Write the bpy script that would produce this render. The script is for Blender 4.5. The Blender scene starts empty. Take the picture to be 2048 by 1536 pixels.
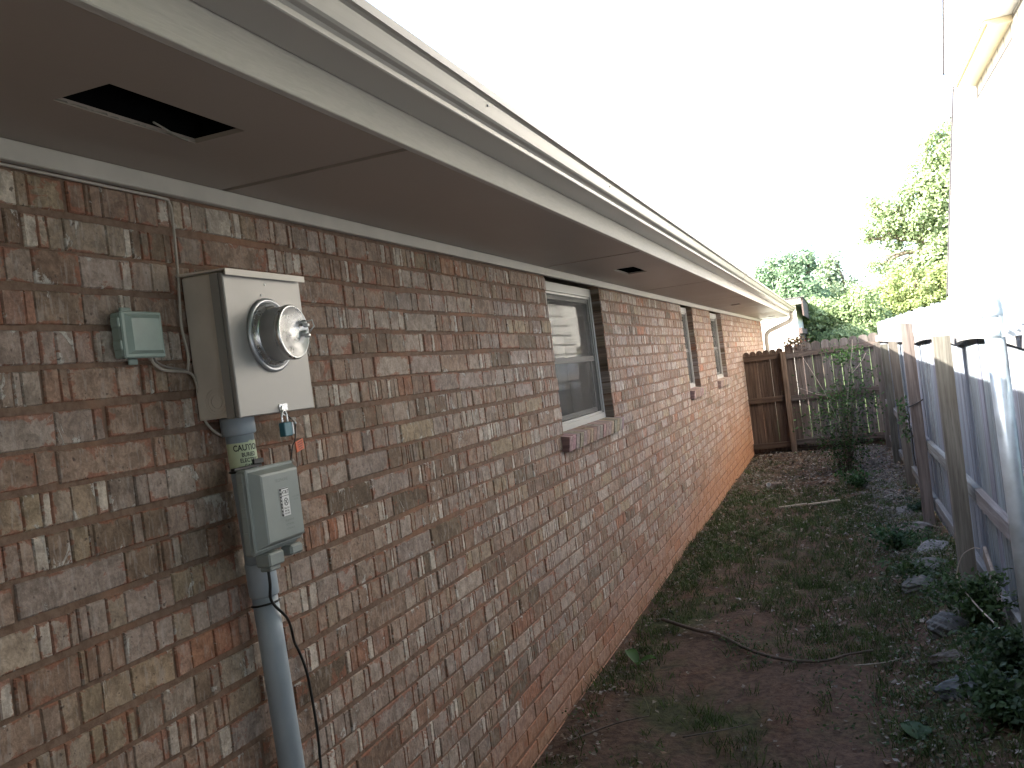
import bpy, math, random
import numpy as np
from mathutils import Vector, Matrix
R = math.radians
S = bpy.context.scene
COL = S.collection

# ------------------------------------------------------------------ camera
CX, CZ = 1.48, 1.70
cam = bpy.data.cameras.new('camera'); co = bpy.data.objects.new('camera', cam); COL.objects.link(co)
cam.sensor_width = 36; cam.lens = 1832.6/2048*36; cam.clip_start = 0.05; cam.clip_end = 3000
yaw, pitch, roll = .3451, -.0051, -.1258
fwd = Vector((-math.sin(yaw)*math.cos(pitch), math.cos(yaw)*math.cos(pitch), math.sin(pitch)))
r0 = Vector((math.cos(yaw), math.sin(yaw), 0)); u0 = r0.cross(fwd)
rr = math.cos(roll)*r0+math.sin(roll)*u0; uu = -math.sin(roll)*r0+math.cos(roll)*u0
co.matrix_world = Matrix(((rr.x, uu.x, -fwd.x, CX), (rr.y, uu.y, -fwd.y, 0), (rr.z, uu.z, -fwd.z, CZ), (0, 0, 0, 1)))
S.camera = co
# ------------------------------------------------------------------ light
LD = Vector((1, .6, -.735)).normalized()            # the way the sunlight travels
w = bpy.data.worlds.new('World'); S.world = w; w.use_nodes = True
nt = w.node_tree; bg = nt.nodes['Background']
sky = nt.nodes.new('ShaderNodeTexSky'); sky.sky_type = 'NISHITA'; sky.sun_disc = False
sky.sun_elevation = math.asin(-LD.z); sky.sun_rotation = math.atan2(-LD.x, -LD.y)
sky.air_density = .9; sky.dust_density = 3.0; sky.ozone_density = 1.2
hz = nt.nodes.new('ShaderNodeHueSaturation'); hz.inputs['Saturation'].default_value = .92
nt.links.new(sky.outputs[0], hz.inputs['Color']); nt.links.new(hz.outputs[0], bg.inputs[0]); bg.inputs[1].default_value = 0.15
sl = bpy.data.lights.new('sun', 'SUN'); sl.energy = 5.0; sl.angle = R(.5); sl.color = (1, .935, .83)
so = bpy.data.objects.new('sun', sl); COL.objects.link(so)
so.rotation_euler = LD.to_track_quat('-Z', 'Y').to_euler()
S.view_settings.view_transform = 'Standard'; S.view_settings.look = 'None'; S.view_settings.gamma = 1
S.view_settings.exposure = 2.87
S.cycles.max_bounces = 8; S.cycles.diffuse_bounces = 5; S.cycles.transparent_max_bounces = 12
S.cycles.use_denoising = True

# ------------------------------------------------------------------ helpers
def link(o, parent=None):
    COL.objects.link(o)
    if parent: o.parent = parent
    return o
def tag(o, label, cat, group=None, kind=None):
    if label: o['label'] = label
    if cat: o['category'] = cat
    if group: o['group'] = group
    if kind: o['kind'] = kind
    return o
def empty(name, loc, label, cat, group=None):
    o = bpy.data.objects.new(name, None); o.location = loc; o.empty_display_size = .1
    COL.objects.link(o); return tag(o, label, cat, group)
class MB:
    """collects faces; build() links them as one mesh object (coordinates are world; parent offset removed)"""
    def __init__(s): s.v = []; s.f = []; s.c = []; s.m = []; s.col = (1, 1, 1); s.mi = 0; s.sm = []; s.smooth = False
    def face(s, ids): s.f.append(tuple(ids)); s.c.append(s.col); s.m.append(s.mi); s.sm.append(s.smooth)
    def poly(s, pts):
        n = len(s.v); s.v += [tuple(p) for p in pts]; s.face(range(n, n+len(pts)))
    def box(s, a, b, M=None, bev=0):
        (x0, y0, z0), (x1, y1, z1) = a, b
        n = len(s.v)
        if bev <= 0:
            P = [(x0, y0, z0), (x1, y0, z0), (x1, y1, z0), (x0, y1, z0), (x0, y0, z1), (x1, y0, z1), (x1, y1, z1), (x0, y1, z1)]
            F = [(0, 3, 2, 1), (4, 5, 6, 7), (0, 1, 5, 4), (1, 2, 6, 5), (2, 3, 7, 6), (3, 0, 4, 7)]
        else:
            P = []; e = bev; idx = {}
            for i, (X, sx) in enumerate(((x0, 1), (x1, -1))):
                for j, (Y, sy) in enumerate(((y0, 1), (y1, -1))):
                    for k, (Z, sz) in enumerate(((z0, 1), (z1, -1))):
                        for ax in range(3):
                            q = [X+sx*e, Y+sy*e, Z+sz*e]; q[ax] = (X, Y, Z)[ax]
                            idx[(i, j, k, ax)] = len(P); P.append(tuple(q))
            F = []
            cyc = [(0, 0), (1, 0), (1, 1), (0, 1)]
            for i in (0, 1):
                f0 = [idx[(i, a_, b_, 0)] for a_, b_ in cyc]; F.append(f0 if i else f0[::-1])
                f1 = [idx[(a_, i, b_, 1)] for a_, b_ in cyc]; F.append(f1[::-1] if i else f1)
                f2 = [idx[(a_, b_, i, 2)] for a_, b_ in cyc]; F.append(f2 if i else f2[::-1])
            for i in (0, 1):
                for j in (0, 1):
                    F.append([idx[(i, j, 0, 0)], idx[(i, j, 1, 0)], idx[(i, j, 1, 1)], idx[(i, j, 0, 1)]])
                    F.append([idx[(i, 0, j, 0)], idx[(i, 1, j, 0)], idx[(i, 1, j, 2)], idx[(i, 0, j, 2)]])
                    F.append([idx[(0, i, j, 1)], idx[(1, i, j, 1)], idx[(1, i, j, 2)], idx[(0, i, j, 2)]])
                    for k in (0, 1): F.append([idx[(i, j, k, 0)], idx[(i, j, k, 1)], idx[(i, j, k, 2)]])
        if M is not None: P = [tuple(M @ Vector(p)) for p in P]
        s.v += P
        for f in F: s.face([n+i for i in f])
    def tube(s, path, r, seg=10, cap=True, sq=None):
        path = [Vector(p) for p in path]; n0 = len(s.v); N = len(path)
        rs = r if isinstance(r, (list, tuple)) else [r]*N
        t0 = (path[1]-path[0]).normalized()
        up = Vector((0, 0, 1)) if abs(t0.z) < .9 else Vector((0, 1, 0))
        a = t0.cross(up).normalized()
        for i, p in enumerate(path):
            t = (path[min(i+1, N-1)]-path[max(i-1, 0)]).normalized()
            a = (a-t*a.dot(t)).normalized(); b = t.cross(a)
            for k in range(seg):
                an = 2*math.pi*(k+.5)/seg
                ca, sa = math.cos(an), math.sin(an)
                if sq:
                    m = max(abs(ca), abs(sa))**.8; ca, sa = ca/m*sq[0], sa/m*sq[1]
                s.v.append(tuple(p+rs[i]*(ca*a+sa*b)))
        for i in range(N-1):
            for k in range(seg):
                k2 = (k+1) % seg
                s.face([n0+i*seg+k, n0+i*seg+k2, n0+(i+1)*seg+k2, n0+(i+1)*seg+k])
        if cap:
            s.face([n0+k for k in range(seg)][::-1]); s.face([n0+(N-1)*seg+k for k in range(seg)])
    def lathe(s, prof, c, axis='z', seg=32):
        """prof: list of (radius, height along axis)"""
        n0 = len(s.v)
        for r, h in prof:
            for k in range(seg):
                an = 2*math.pi*k/seg; A, B = r*math.cos(an), r*math.sin(an)
                s.v.append((c[0]+A, c[1]+B, c[2]+h) if axis == 'z' else (c[0]+h, c[1]+A, c[2]+B))
        for i in range(len(prof)-1):
            for k in range(seg):
                k2 = (k+1) % seg
                s.face([n0+i*seg+k, n0+i*seg+k2, n0+(i+1)*seg+k2, n0+(i+1)*seg+k])
        if prof[0][0] > 1e-5: s.face([n0+k for k in range(seg)][::-1])
        if prof[-1][0] > 1e-5: s.face([n0+(len(prof)-1)*seg+k for k in range(seg)])
    def prism(s, prof, y0, y1):
        """closed (x,z) profile swept along y"""
        n = len(s.v); k = len(prof)
        s.v += [(x, y0, z) for x, z in prof]+[(x, y1, z) for x, z in prof]
        for i in range(k):
            j = (i+1) % k; s.face([n+i, n+j, n+k+j, n+k+i])
        s.face([n+i for i in range(k)]); s.face([n+k+i for i in range(k)][::-1])
    def build(s, name, mats, parent=None, fix=True):
        me = bpy.data.meshes.new(name)
        off = Vector((0, 0, 0)); p = parent
        while p is not None: off += Vector(p.location); p = p.parent
        V = [(a[0]-off.x, a[1]-off.y, a[2]-off.z) for a in s.v]
        me.from_pydata(V, [], s.f)
        if not isinstance(mats, (list, tuple)): mats = [mats]
        for m in mats: me.materials.append(m)
        if len(mats) > 1: me.polygons.foreach_set('material_index', s.m)
        me.polygons.foreach_set('use_smooth', s.sm)
        at = me.color_attributes.new('Col', 'FLOAT_COLOR', 'CORNER')
        ln = [len(f) for f in s.f]
        arr = np.repeat(np.array([(c[0], c[1], c[2], 1) for c in s.c], dtype=np.float32), ln, axis=0)
        at.data.foreach_set('color', arr.ravel())
        me.validate(); me.update()
        if fix:
            import bmesh
            bm = bmesh.new(); bm.from_mesh(me); bmesh.ops.recalc_face_normals(bm, faces=bm.faces); bm.to_mesh(me); bm.free()
        o = bpy.data.objects.new(name, me); COL.objects.link(o)
        if parent: o.parent = parent
        return o
def top(o, base):
    """give a top-level mesh its origin at base"""
    base = Vector(base); o.data.transform(Matrix.Translation(-base)); o.location = base; return o

def smooth_path(P, n=5):
    P = [Vector(p) for p in P]; out = []
    for i in range(len(P)-1):
        a, b_, c, e = P[max(i-1, 0)], P[i], P[i+1], P[min(i+2, len(P)-1)]
        for k in range(n):
            t_ = k/n; out.append(.5*((2*b_)+(-a+c)*t_+(2*a-5*b_+4*c-e)*t_*t_+(-a+3*b_-3*c+e)*t_**3))
    out.append(P[-1]); return out

def text_geo(txt, h, align='CENTER', bold=False):
    cu = bpy.data.curves.new('lettering', 'FONT'); cu.body = txt; cu.size = h*1.4; cu.align_x = align; cu.align_y = 'CENTER'
    cu.resolution_u = 3
    if bold: cu.offset = h*.035
    ob = bpy.data.objects.new('lettering', cu); COL.objects.link(ob)
    bpy.context.view_layer.update()
    me = bpy.data.meshes.new_from_object(ob.evaluated_get(bpy.context.evaluated_depsgraph_get()))
    V = [tuple(v.co) for v in me.vertices]; F = [tuple(p.vertices) for p in me.polygons]
    bpy.data.objects.remove(ob); bpy.data.curves.remove(cu); bpy.data.meshes.remove(me)
    return V, F
def put_text(mb, txt, h, fn, align='CENTER', bold=False, sx=1):
    V, F = text_geo(txt, h, align, bold); n = len(mb.v)
    mb.v += [tuple(fn(x*sx, y)) for x, y, z in V]
    for f in F: mb.face([n+i for i in f])

# ------------------------------------------------------------------ materials
class N:
    def __init__(s, name):
        s.m = bpy.data.materials.new(name); s.m.use_nodes = True; s.t = s.m.node_tree
        s.b = s.t.nodes['Principled BSDF']; s.out = s.t.nodes['Material Output']
        s.g = s.t.nodes.new('ShaderNodeNewGeometry'); s.pos = s.g.outputs['Position']
    def n(s, typ, **k):
        o = s.t.nodes.new(typ)
        for a, b in k.items(): setattr(o, a, b)
        return o
    def L(s, a, b): s.t.links.new(a, b)
    def val(s, sock, v):
        if isinstance(v, (int, float, tuple, list)): sock.default_value = v
        else: s.L(v, sock)
    def map(s, scale, src=None, loc=(0, 0, 0)):
        m = s.n('ShaderNodeMapping'); s.L(src or s.pos, m.inputs['Vector']); m.inputs['Scale'].default_value = scale; m.inputs['Location'].default_value = loc
        return m.outputs[0]
    def noise(s, vec, scale=5, detail=3, rough=.55, dist=0):
        o = s.n('ShaderNodeTexNoise'); s.L(vec, o.inputs['Vector']); o.inputs['Scale'].default_value = scale
        o.inputs['Detail'].default_value = detail; o.inputs['Roughness'].default_value = rough; o.inputs['Distortion'].default_value = dist
        return o.outputs['Fac']
    def ramp(s, f, a, b, c0=0., c1=1.):
        o = s.n('ShaderNodeMapRange', interpolation_type='SMOOTHSTEP'); s.val(o.inputs['Value'], f)
        s.val(o.inputs['From Min'], a); s.val(o.inputs['From Max'], b)
        o.inputs['To Min'].default_value = c0; o.inputs['To Max'].default_value = c1
        return o.outputs[0]
    def mix(s, f, a, b, mode='MIX'):
        o = s.n('ShaderNodeMix', data_type='RGBA', blend_type=mode); s.val(o.inputs[0], f)
        for i, v in ((6, a), (7, b)): s.val(o.inputs[i], (*v, 1) if isinstance(v, (tuple, list)) and len(v) == 3 else v)
        return o.outputs[2]
    def math(s, op, a, b=0., clamp=False):
        o = s.n('ShaderNodeMath', operation=op, use_clamp=clamp); s.val(o.inputs[0], a); s.val(o.inputs[1], b); return o.outputs[0]
    def attr(s, name='Col'): return s.n('ShaderNodeAttribute', attribute_name=name).outputs['Color']
    def xyz(s):
        o = s.n('ShaderNodeSeparateXYZ'); s.L(s.pos, o.inputs[0]); return o.outputs
    def bump(s, h, strength=.3, dist=.01):
        o = s.n('ShaderNodeBump'); o.inputs['Strength'].default_value = strength; o.inputs['Distance'].default_value = dist
        s.L(h, o.inputs['Height']); s.L(o.outputs[0], s.b.inputs['Normal'])
    def facing_fresnel(s):
        lw = s.n('ShaderNodeLayerWeight'); lw.inputs['Blend'].default_value = .5
        return s.math('ADD', s.math('MULTIPLY', s.math('POWER', lw.outputs['Facing'], 5.), .95), .045)
    def done(s, col, rough=.8, metal=0., spec=.5):
        s.val(s.b.inputs['Base Color'], (*col, 1) if isinstance(col, (tuple, list)) and len(col) == 3 else col)
        s.val(s.b.inputs['Roughness'], rough); s.b.inputs['Metallic'].default_value = metal
        s.b.inputs['Specular IOR Level'].default_value = spec
        return s.m
def plain(name, col, rough=.6, metal=0., var=.15, scale=18, bump=0., spec=.5, streak=None, rv=.09):
    q = N(name); v = q.map(streak or (1, 1, 1))
    f = q.noise(v, scale, 5, .6)
    c = q.mix(q.ramp(f, .3, .7), tuple(x*(1-var) for x in col), tuple(min(1, x*(1+var)) for x in col))
    if bump: q.bump(f, bump, .004)
    return q.done(c, q.ramp(f, .2, .8, rough-rv, rough+rv), metal, spec)
def attrmat(name, rough=.8, var=.25, scale=30, bump=.3, transl=0., streak=(1, 1, 1), spec=.4, bd=.006):
    q = N(name); f = q.noise(q.map(streak), scale, 4, .65)
    c = q.mix(1.0, q.attr(), q.mix(q.ramp(f, .25, .75), (1-var,)*3, (1+var,)*3), 'MULTIPLY')
    if bump: q.bump(f, bump, bd)
    q.done(c, rough, 0, spec)
    if transl:
        t = q.n('ShaderNodeBsdfTranslucent'); q.L(c, t.inputs['Color'])
        mx = q.n('ShaderNodeMixShader'); mx.inputs[0].default_value = transl
        q.L(q.b.outputs[0], mx.inputs[1]); q.L(t.outputs[0], mx.inputs[2]); q.L(mx.outputs[0], q.out.inputs[0])
    return q.m

def stain_of(q):
    X = q.xyz()
    h = q.ramp(X[1], 5.5, 14.0, .26, .95)
    n = q.noise(q.map((1, 1.2, 1)), 1.6, 4, .6)
    zz = q.math('ADD', X[2], q.math('MULTIPLY', q.math('SUBTRACT', n, .5), .5))
    f = q.ramp(q.math('DIVIDE', zz, h), .0, 1.3, 1., 0.)
    return q.math('MULTIPLY', f, q.math('MULTIPLY', q.ramp(X[1], 6.0, 14, .38, 1.), q.ramp(q.noise(q.pos, 7, 5, .7), .25, .6, .6, 1.))), X
def brick_material():
    q = N('brick_face')
    at = q.attr(); al = q.n('ShaderNodeAttribute', attribute_name='Rnd').outputs['Fac']
    cmb = q.n('ShaderNodeCombineXYZ'); X = q.xyz()
    q.L(q.math('MULTIPLY', al, 60.), cmb.inputs[0]); q.L(X[1], cmb.inputs[1]); q.L(X[2], cmb.inputs[2])
    v = cmb.outputs[0]
    f1 = q.noise(q.map((1, 1, 1), v), 24, 8, .68, .5)
    fine = q.noise(v, 130, 4, .7)
    c = q.mix(1., at, q.mix(q.ramp(f1, .32, .68), (.66, .64, .63), (1.28, 1.28, 1.28)), 'MULTIPLY')
    c = q.mix(1., c, q.mix(q.ramp(fine, .3, .7), (.80, .80, .80), (1.18, 1.18, 1.18)), 'MULTIPLY')
    ed = q.n('ShaderNodeSeparateXYZ'); q.L(q.n('ShaderNodeAttribute', attribute_name='Edge').outputs['Vector'], ed.inputs[0])
    eu, ev = q.math('ABSOLUTE', ed.outputs[0]), q.math('ABSOLUTE', ed.outputs[1])
    edge = q.math('MAXIMUM', q.math('POWER', eu, 3.), q.math('POWER', ev, 3.))
    fs = q.noise(q.map((1, 2.6, .55), v), 34, 4, .6)                       # vertical rub marks
    c = q.mix(q.ramp(fs, .52, .66, 0, .35), c, (.42, .375, .345))
    fr = q.noise(q.map((1, .9, 1.4), v, (3, 7, 1)), 15, 6, .72, .5)        # orange red body showing, mostly along the arrises
    re = q.math('ADD', fr, q.math('MULTIPLY', edge, .17)); rs = q.math('MULTIPLY', q.math('SUBTRACT', al, .5), .10); re = q.math('ADD', re, rs)
    c = q.mix(q.ramp(re, .655, .69, 0, .72), c, q.mix(q.ramp(fine, .3, .7), (.20, .082, .052), (.31, .125, .078)))
    fw = q.noise(q.map((1, 1.25, .8), v, (9, 2, 5)), 13, 9, .72, .8)        # lime white smears
    we = q.math('ADD', q.math('ADD', fw, q.math('MULTIPLY', edge, .055)), q.math('MULTIPLY', rs, -1.1))
    c = q.mix(q.ramp(we, .655, .68, 0, .80), c, q.mix(q.ramp(fine, .3, .7), (.42, .39, .36), (.60, .57, .53)))
    fd = q.noise(q.map((1, 1, 1), v, (1, 5, 3)), 75, 2, .5)
    c = q.mix(q.ramp(fd, .68, .74, 0, .75), c, (.07, .05, .042))
    st, _ = stain_of(q)
    c = q.mix(st, c, q.mix(q.ramp(f1, .3, .7), (.33, .145, .072), (.47, .235, .12)))
    q.bump(q.math('ADD', q.math('ADD', f1, q.math('MULTIPLY', fine, .35)), q.math('MULTIPLY', q.ramp(we, .65, .69), .5)), .7, .005)
    return q.done(c, .88, 0, .25)
def mortar_material():
    q = N('mortar')
    f = q.noise(q.pos, 40, 6, .7); g = q.noise(q.map((1, 1, 1)), 2.2, 4, .6)
    c = q.mix(q.ramp(f, .3, .7), (.128, .080, .057), (.210, .142, .106))
    c = q.mix(q.ramp(g, .5, .7, 0, .6), c, (.30, .15, .09))
    st, _ = stain_of(q)
    c = q.mix(st, c, (.21, .095, .052))
    q.bump(f, .6, .005)
    return q.done(c, .95, 0, .2)
M = {}
M['brick'] = brick_material(); M['mortar'] = mortar_material()
M['white'] = plain('white_trim_paint', (.42, .385, .345), .45, var=.08, scale=6, bump=.12)
M['gutter'] = plain('gutter_enamel', (.325, .298, .275), .30, var=.05, scale=3, spec=.45, rv=.015, streak=(1, .25, 1))
def fascia_mat():
    q = N('fascia_wood_paint'); f = q.noise(q.map((3, .35, 3), loc=(0, 0, 0)), 34, 4, .6, 1.2)
    q.bump(f, .35, .003)
    return q.done(q.mix(q.ramp(f, .3, .7), (.41, .375, .335), (.45, .412, .37)), .6, 0, .3)
M['fascia'] = fascia_mat()
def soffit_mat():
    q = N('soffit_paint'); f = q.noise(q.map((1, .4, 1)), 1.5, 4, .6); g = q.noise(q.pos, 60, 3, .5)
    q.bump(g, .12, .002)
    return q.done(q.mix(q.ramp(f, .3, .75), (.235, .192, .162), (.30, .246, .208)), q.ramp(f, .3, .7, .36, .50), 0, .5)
M['soffit'] = soffit_mat()
M['dark'] = plain('attic_shade_black', (.004, .004, .004), 1.0, spec=0)  # near-black colour stands in for attic darkness above the vent holes
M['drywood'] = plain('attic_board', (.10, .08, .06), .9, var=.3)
M['paper'] = plain('torn_cladding', (.20, .18, .155), .9, var=.3)
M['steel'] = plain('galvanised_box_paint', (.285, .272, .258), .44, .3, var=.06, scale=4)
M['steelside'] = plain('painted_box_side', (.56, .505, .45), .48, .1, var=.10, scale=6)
M['metal'] = plain('bright_ring_metal', (.50, .51, .53), .34, .6, var=.08, scale=12)
M['meterbody'] = plain('meter_can_grey', (.46, .46, .47), .40, .2, var=.10, scale=10)
M['chrome'] = plain('chrome', (.60, .60, .60), .28, .75, var=.05)
M['pvc'] = plain('grey_pvc', (.31, .355, .40), .42, var=.10, scale=9, streak=(1, 1, .35))
M['pvcbox'] = plain('grey_green_plastic', (.255, .28, .268), .46, var=.08, scale=8)
M['jbox'] = plain('pale_green_plastic', (.225, .285, .255), .5, var=.09, scale=14)
M['cablew'] = plain('dusty_white_cable', (.36, .32, .28), .6, var=.15)
M['black'] = plain('black_rubber', (.012, .012, .013), .5)
M['ink'] = plain('black_ink', (.02, .02, .022), .6)
M['sticker'] = plain('pale_yellow_sticker', (.50, .56, .38), .5, var=.06)
M['label'] = plain('white_label', (.72, .72, .72), .5, var=.04)
M['teal'] = plain('teal_lock_enamel', (.035, .13, .17), .4, .1)
M['orange'] = plain('orange_tag', (.62, .10, .025), .5, var=.08)
M['faint'] = plain('moulded_marks', (.17, .20, .19), .5)
M['meterface'] = plain('meter_face', (.66, .68, .72), .4, var=.08, scale=30)
M['facegrey'] = plain('meter_print', (.36, .38, .40), .5)
M['vinyl'] = plain('window_vinyl', (.40, .38, .35), .4, var=.05)
M['siding'] = None
def glass_mat(name, rough=.02):
    q = N(name); g = q.n('ShaderNodeBsdfGlossy'); g.inputs['Roughness'].default_value = rough
    t = q.n('ShaderNodeBsdfTransparent'); t.inputs['Color'].default_value = (.80, .83, .82, 1)
    fr = q.facing_fresnel()
    mx = q.n('ShaderNodeMixShader'); q.L(fr, mx.inputs[0]); q.L(t.outputs[0], mx.inputs[1]); q.L(g.outputs[0], mx.inputs[2])
    q.L(mx.outputs[0], q.out.inputs[0]); return q.m
M['glass'] = glass_mat('window_glass')
def clear_mat():
    q = N('meter_cover_glass'); g = q.n('ShaderNodeBsdfGlossy'); g.inputs['Roughness'].default_value = .06
    t = q.n('ShaderNodeBsdfTransparent'); mx = q.n('ShaderNodeMixShader'); fr = q.facing_fresnel()
    q.L(fr, mx.inputs[0]); q.L(t.outputs[0], mx.inputs[1]); q.L(g.outputs[0], mx.inputs[2]); q.L(mx.outputs[0], q.out.inputs[0]); return q.m
M['clear'] = clear_mat()
def screen_mat():
    q = N('insect_screen'); t = q.n('ShaderNodeBsdfTransparent'); mx = q.n('ShaderNodeMixShader'); mx.inputs[0].default_value = .34
    q.done((.085, .078, .072), .7, 0, .2)
    q.L(t.outputs[0], mx.inputs[1]); q.L(q.b.outputs[0], mx.inputs[2]); q.L(mx.outputs[0], q.out.inputs[0]); return q.m
M['screen'] = screen_mat()
def wood_mat(name, streak, bump=.6, knots=True):
    q = N(name)
    v = q.map(streak)
    f = q.noise(v, 16, 5, .65, .3); g = q.noise(q.pos, 2.3, 3, .6); h = q.noise(v, 60, 2, .5)
    c = q.mix(1., q.attr(), q.mix(q.ramp(f, .28, .72), (.58, .56, .55), (1.3, 1.3, 1.3)), 'MULTIPLY')
    c = q.mix(q.ramp(h, .60, .74, 0, .55), c, q.mix(1., q.attr(), (.35, .32, .3), 'MULTIPLY'))
    c = q.mix(q.ramp(g, .45, .7, 0, .35), c, q.mix(1., q.attr(), (.75, .66, .58), 'MULTIPLY'))
    q.bump(q.math('ADD', f, q.math('MULTIPLY', h, .5)), bump, .006)
    return q.done(c, .9, 0, .2)
M['woodz'] = wood_mat('weathered_wood_upright', (2.2, 2.2, .10))
M['woodx'] = wood_mat('weathered_wood_crosswise', (.10, 2.2, 2.2))
M['woody'] = wood_mat('weathered_wood_lengthwise', (2.2, .10, 2.2))
def siding_mat():
    q = N('painted_white_brick')
    X = q.xyz(); cb = q.n('ShaderNodeCombineXYZ'); q.L(X[1], cb.inputs[0]); q.L(X[2], cb.inputs[1])
    b = q.n('ShaderNodeTexBrick'); q.L(cb.outputs[0], b.inputs['Vector'])
    b.inputs['Scale'].default_value = 1; b.inputs['Brick Width'].default_value = .50; b.inputs['Row Height'].default_value = .21; b.inputs['Mortar Size'].default_value = .022
    b.inputs['Color1'].default_value = (.74, .72, .68, 1); b.inputs['Color2'].default_value = (.66, .64, .60, 1); b.inputs['Mortar'].default_value = (.17, .16, .15, 1)
    q.bump(b.outputs['Fac'], -.3, .01)
    return q.done(b.outputs['Color'], .7)
M['siding'] = siding_mat()
M['housetrim'] = plain('cream_trim', (.74, .70, .60), .5, var=.04)
M['creamsof'] = plain('cream_soffit', (.62, .55, .38), .6, var=.05)
M['shingle'] = plain('asphalt_shingle', (.10, .098, .10), .95, var=.4, scale=30, bump=.6)
M['redge'] = plain('roof_edge_grey', (.10, .098, .115), .8, spec=.1)
M['brownboard'] = plain('brown_board', (.085, .06, .055), .85, var=.3)
M['farwall'] = plain('far_white_wall', (.70, .68, .64), .7, var=.03)
M['leaf'] = attrmat('foliage', .55, .25, 6, 0, .45, spec=.35)
M['grass'] = attrmat('grass_blades', .6, .2, 6, 0, .30, spec=.3)
M['dryleaf'] = attrmat('dry_leaves', .8, .25, 40, .2, .1, spec=.25)
M['stone'] = attrmat('stone', .9, .35, 16, .7)
M['bark'] = attrmat('bark', .95, .35, 20, .8, streak=(1, 1, .3))
M['galv'] = plain('galvanised_pipe', (.40, .47, .52), .36, .55, var=.14, scale=14)
def ground_mat():
    q = N('soil_and_turf'); X = q.xyz()
    f = q.noise(q.pos, 1.3, 5, .6); g = q.noise(q.pos, 26, 5, .7); h = q.noise(q.map((1, .5, 1)), 3.5, 4, .6)
    c = q.mix(q.ramp(g, .3, .7), (.050, .031, .022), (.108, .070, .050))
    c = q.mix(q.ramp(h, .5, .68, 0, .7), c, q.mix(q.ramp(g, .3, .7), (.07, .036, .022), (.125, .068, .042)))
    green = q.mix(q.ramp(g, .3, .7), (.020, .030, .012), (.045, .062, .022))
    c = q.mix(q.ramp(f, .48, .64, 0, .7), c, green)
    outx = q.math('MAXIMUM', q.ramp(X[0], 2.3, 2.6), q.ramp(X[1], 15.2, 15.8))
    c = q.mix(outx, c, q.mix(q.ramp(g, .3, .7), (.05, .08, .025), (.10, .13, .05)))
    q.bump(q.math('ADD', g, q.math('MULTIPLY', h, 1.2)), .8, .02)
    return q.done(c, .96, 0, .15)
M['ground'] = ground_mat()

def sst(a, b, x):
    t = min(1, max(0, (x-a)/(b-a))) if a < b else 1-min(1, max(0, (x-b)/(a-b)))
    return t*t*(3-2*t)
def gh(x, y):
    h = .17*sst(1.5, 1.95, x)*sst(9.5, 5.5, y) if -2 < y < 16 else 0
    if 0 < x < 2.2: h += .012*math.sin(x*5.1+y*1.7)+.010*math.sin(y*3.3-x*7)+.006*math.sin(x*17+y*11)
    return h-.01

# ------------------------------------------------------------------ ground
random.seed(4); rnd = random.random; U = random.uniform
xs = [-400, -120, -40, -10, -2, -.3]+[i*.08 for i in range(0, 32)]+[2.8, 4, 8, 20, 60, 150, 400]
ys = [-400, -100, -30, -8, -3]+[-2+i*.10 for i in range(0, 185)]+[17, 18, 20, 24, 32, 50, 90, 200, 500, 1200]
g = MB(); g.smooth = True
for y in ys:
    for x in xs:
        g.v.append((x, y, gh(x, y)+(U(-.006, .006) if 0 < x < 2.3 and 0 < y < 16 else 0)))
nx = len(xs)
for j in range(len(ys)-1):
    for i in range(nx-1): g.face([j*nx+i, j*nx+i+1, (j+1)*nx+i+1, (j+1)*nx+i])
tag(g.build('ground', M['ground'], fix=False), 'dark reddish soil of the narrow side yard between house wall and fence', 'ground', kind='structure')

# ------------------------------------------------------------------ brick house
Y0, Y1 = -3.0, 19.86
house = empty('brick_house', (0, 8.0, 0), 'low tan and mauve brick house filling the left side, with white eave and gutter', 'house')
WIN = [(4.865, 6.09), (9.50, 10.26), (11.76, 12.91)]
WZ0, WZT = 1.345, 2.24
b = MB()
PAL = [((.270, .190, .145), 34), ((.290, .228, .196), 24), ((.335, .270, .225), 12), ((.150, .108, .076), 10), ((.215, .142, .104), 14), ((.29, .130, .078), 3), ((.285, .218, .150), 10), ((.39, .335, .285), 3)]
def pal():
    t = U(0, sum(w_ for _, w_ in PAL))
    for c, w_ in PAL:
        t -= w_
        if t <= 0: break
    k = U(.90, 1.10); return tuple(x*k for x in c)
rndv = []; uvv = []
def brick_seg(mb, y0, y1, z0, z1, xf, seed, split_l, split_r):
    e = .0022
    j = lambda a: U(-a, a)
    A = [(y0+(0 if split_l else 0)+j(.0006), z0+j(.0012)), (y1+j(.0006), z0+j(.0012)), (y1+j(.0006), z1+j(.0012)), (y0+j(.0006), z1+j(.0012))]
    C = [(.25*e, -.0)]
    n = len(mb.v)
    sg = [(1, 1), (-1, 1), (-1, -1), (1, -1)]
    for (Y, Z), (sy, sz) in zip(A, sg): mb.v.append((xf+j(.0004), Y+sy*e*U(.6, 1.5), Z+sz*e*U(.6, 1.6)))
    for (Y, Z) in A: mb.v.append((xf-.0035, Y, Z))
    for (Y, Z) in A: mb.v.append((xf-.030, Y, Z))
    mb.face([n, n+1, n+2, n+3])
    for k in range(4):
        k2 = (k+1) % 4
        mb.face([n+k, n+k2, n+4+k2, n+4+k][::-1]); mb.face([n+4+k, n+4+k2, n+8+k2, n+8+k][::-1])
    rndv.extend([seed]*9)
    for ring_ in (.97, 1., 1.): uvv.extend([(-ring_, -ring_), (ring_, -ring_), (ring_, ring_), (-ring_, ring_)])
CH, BL = .08, .275
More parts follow.
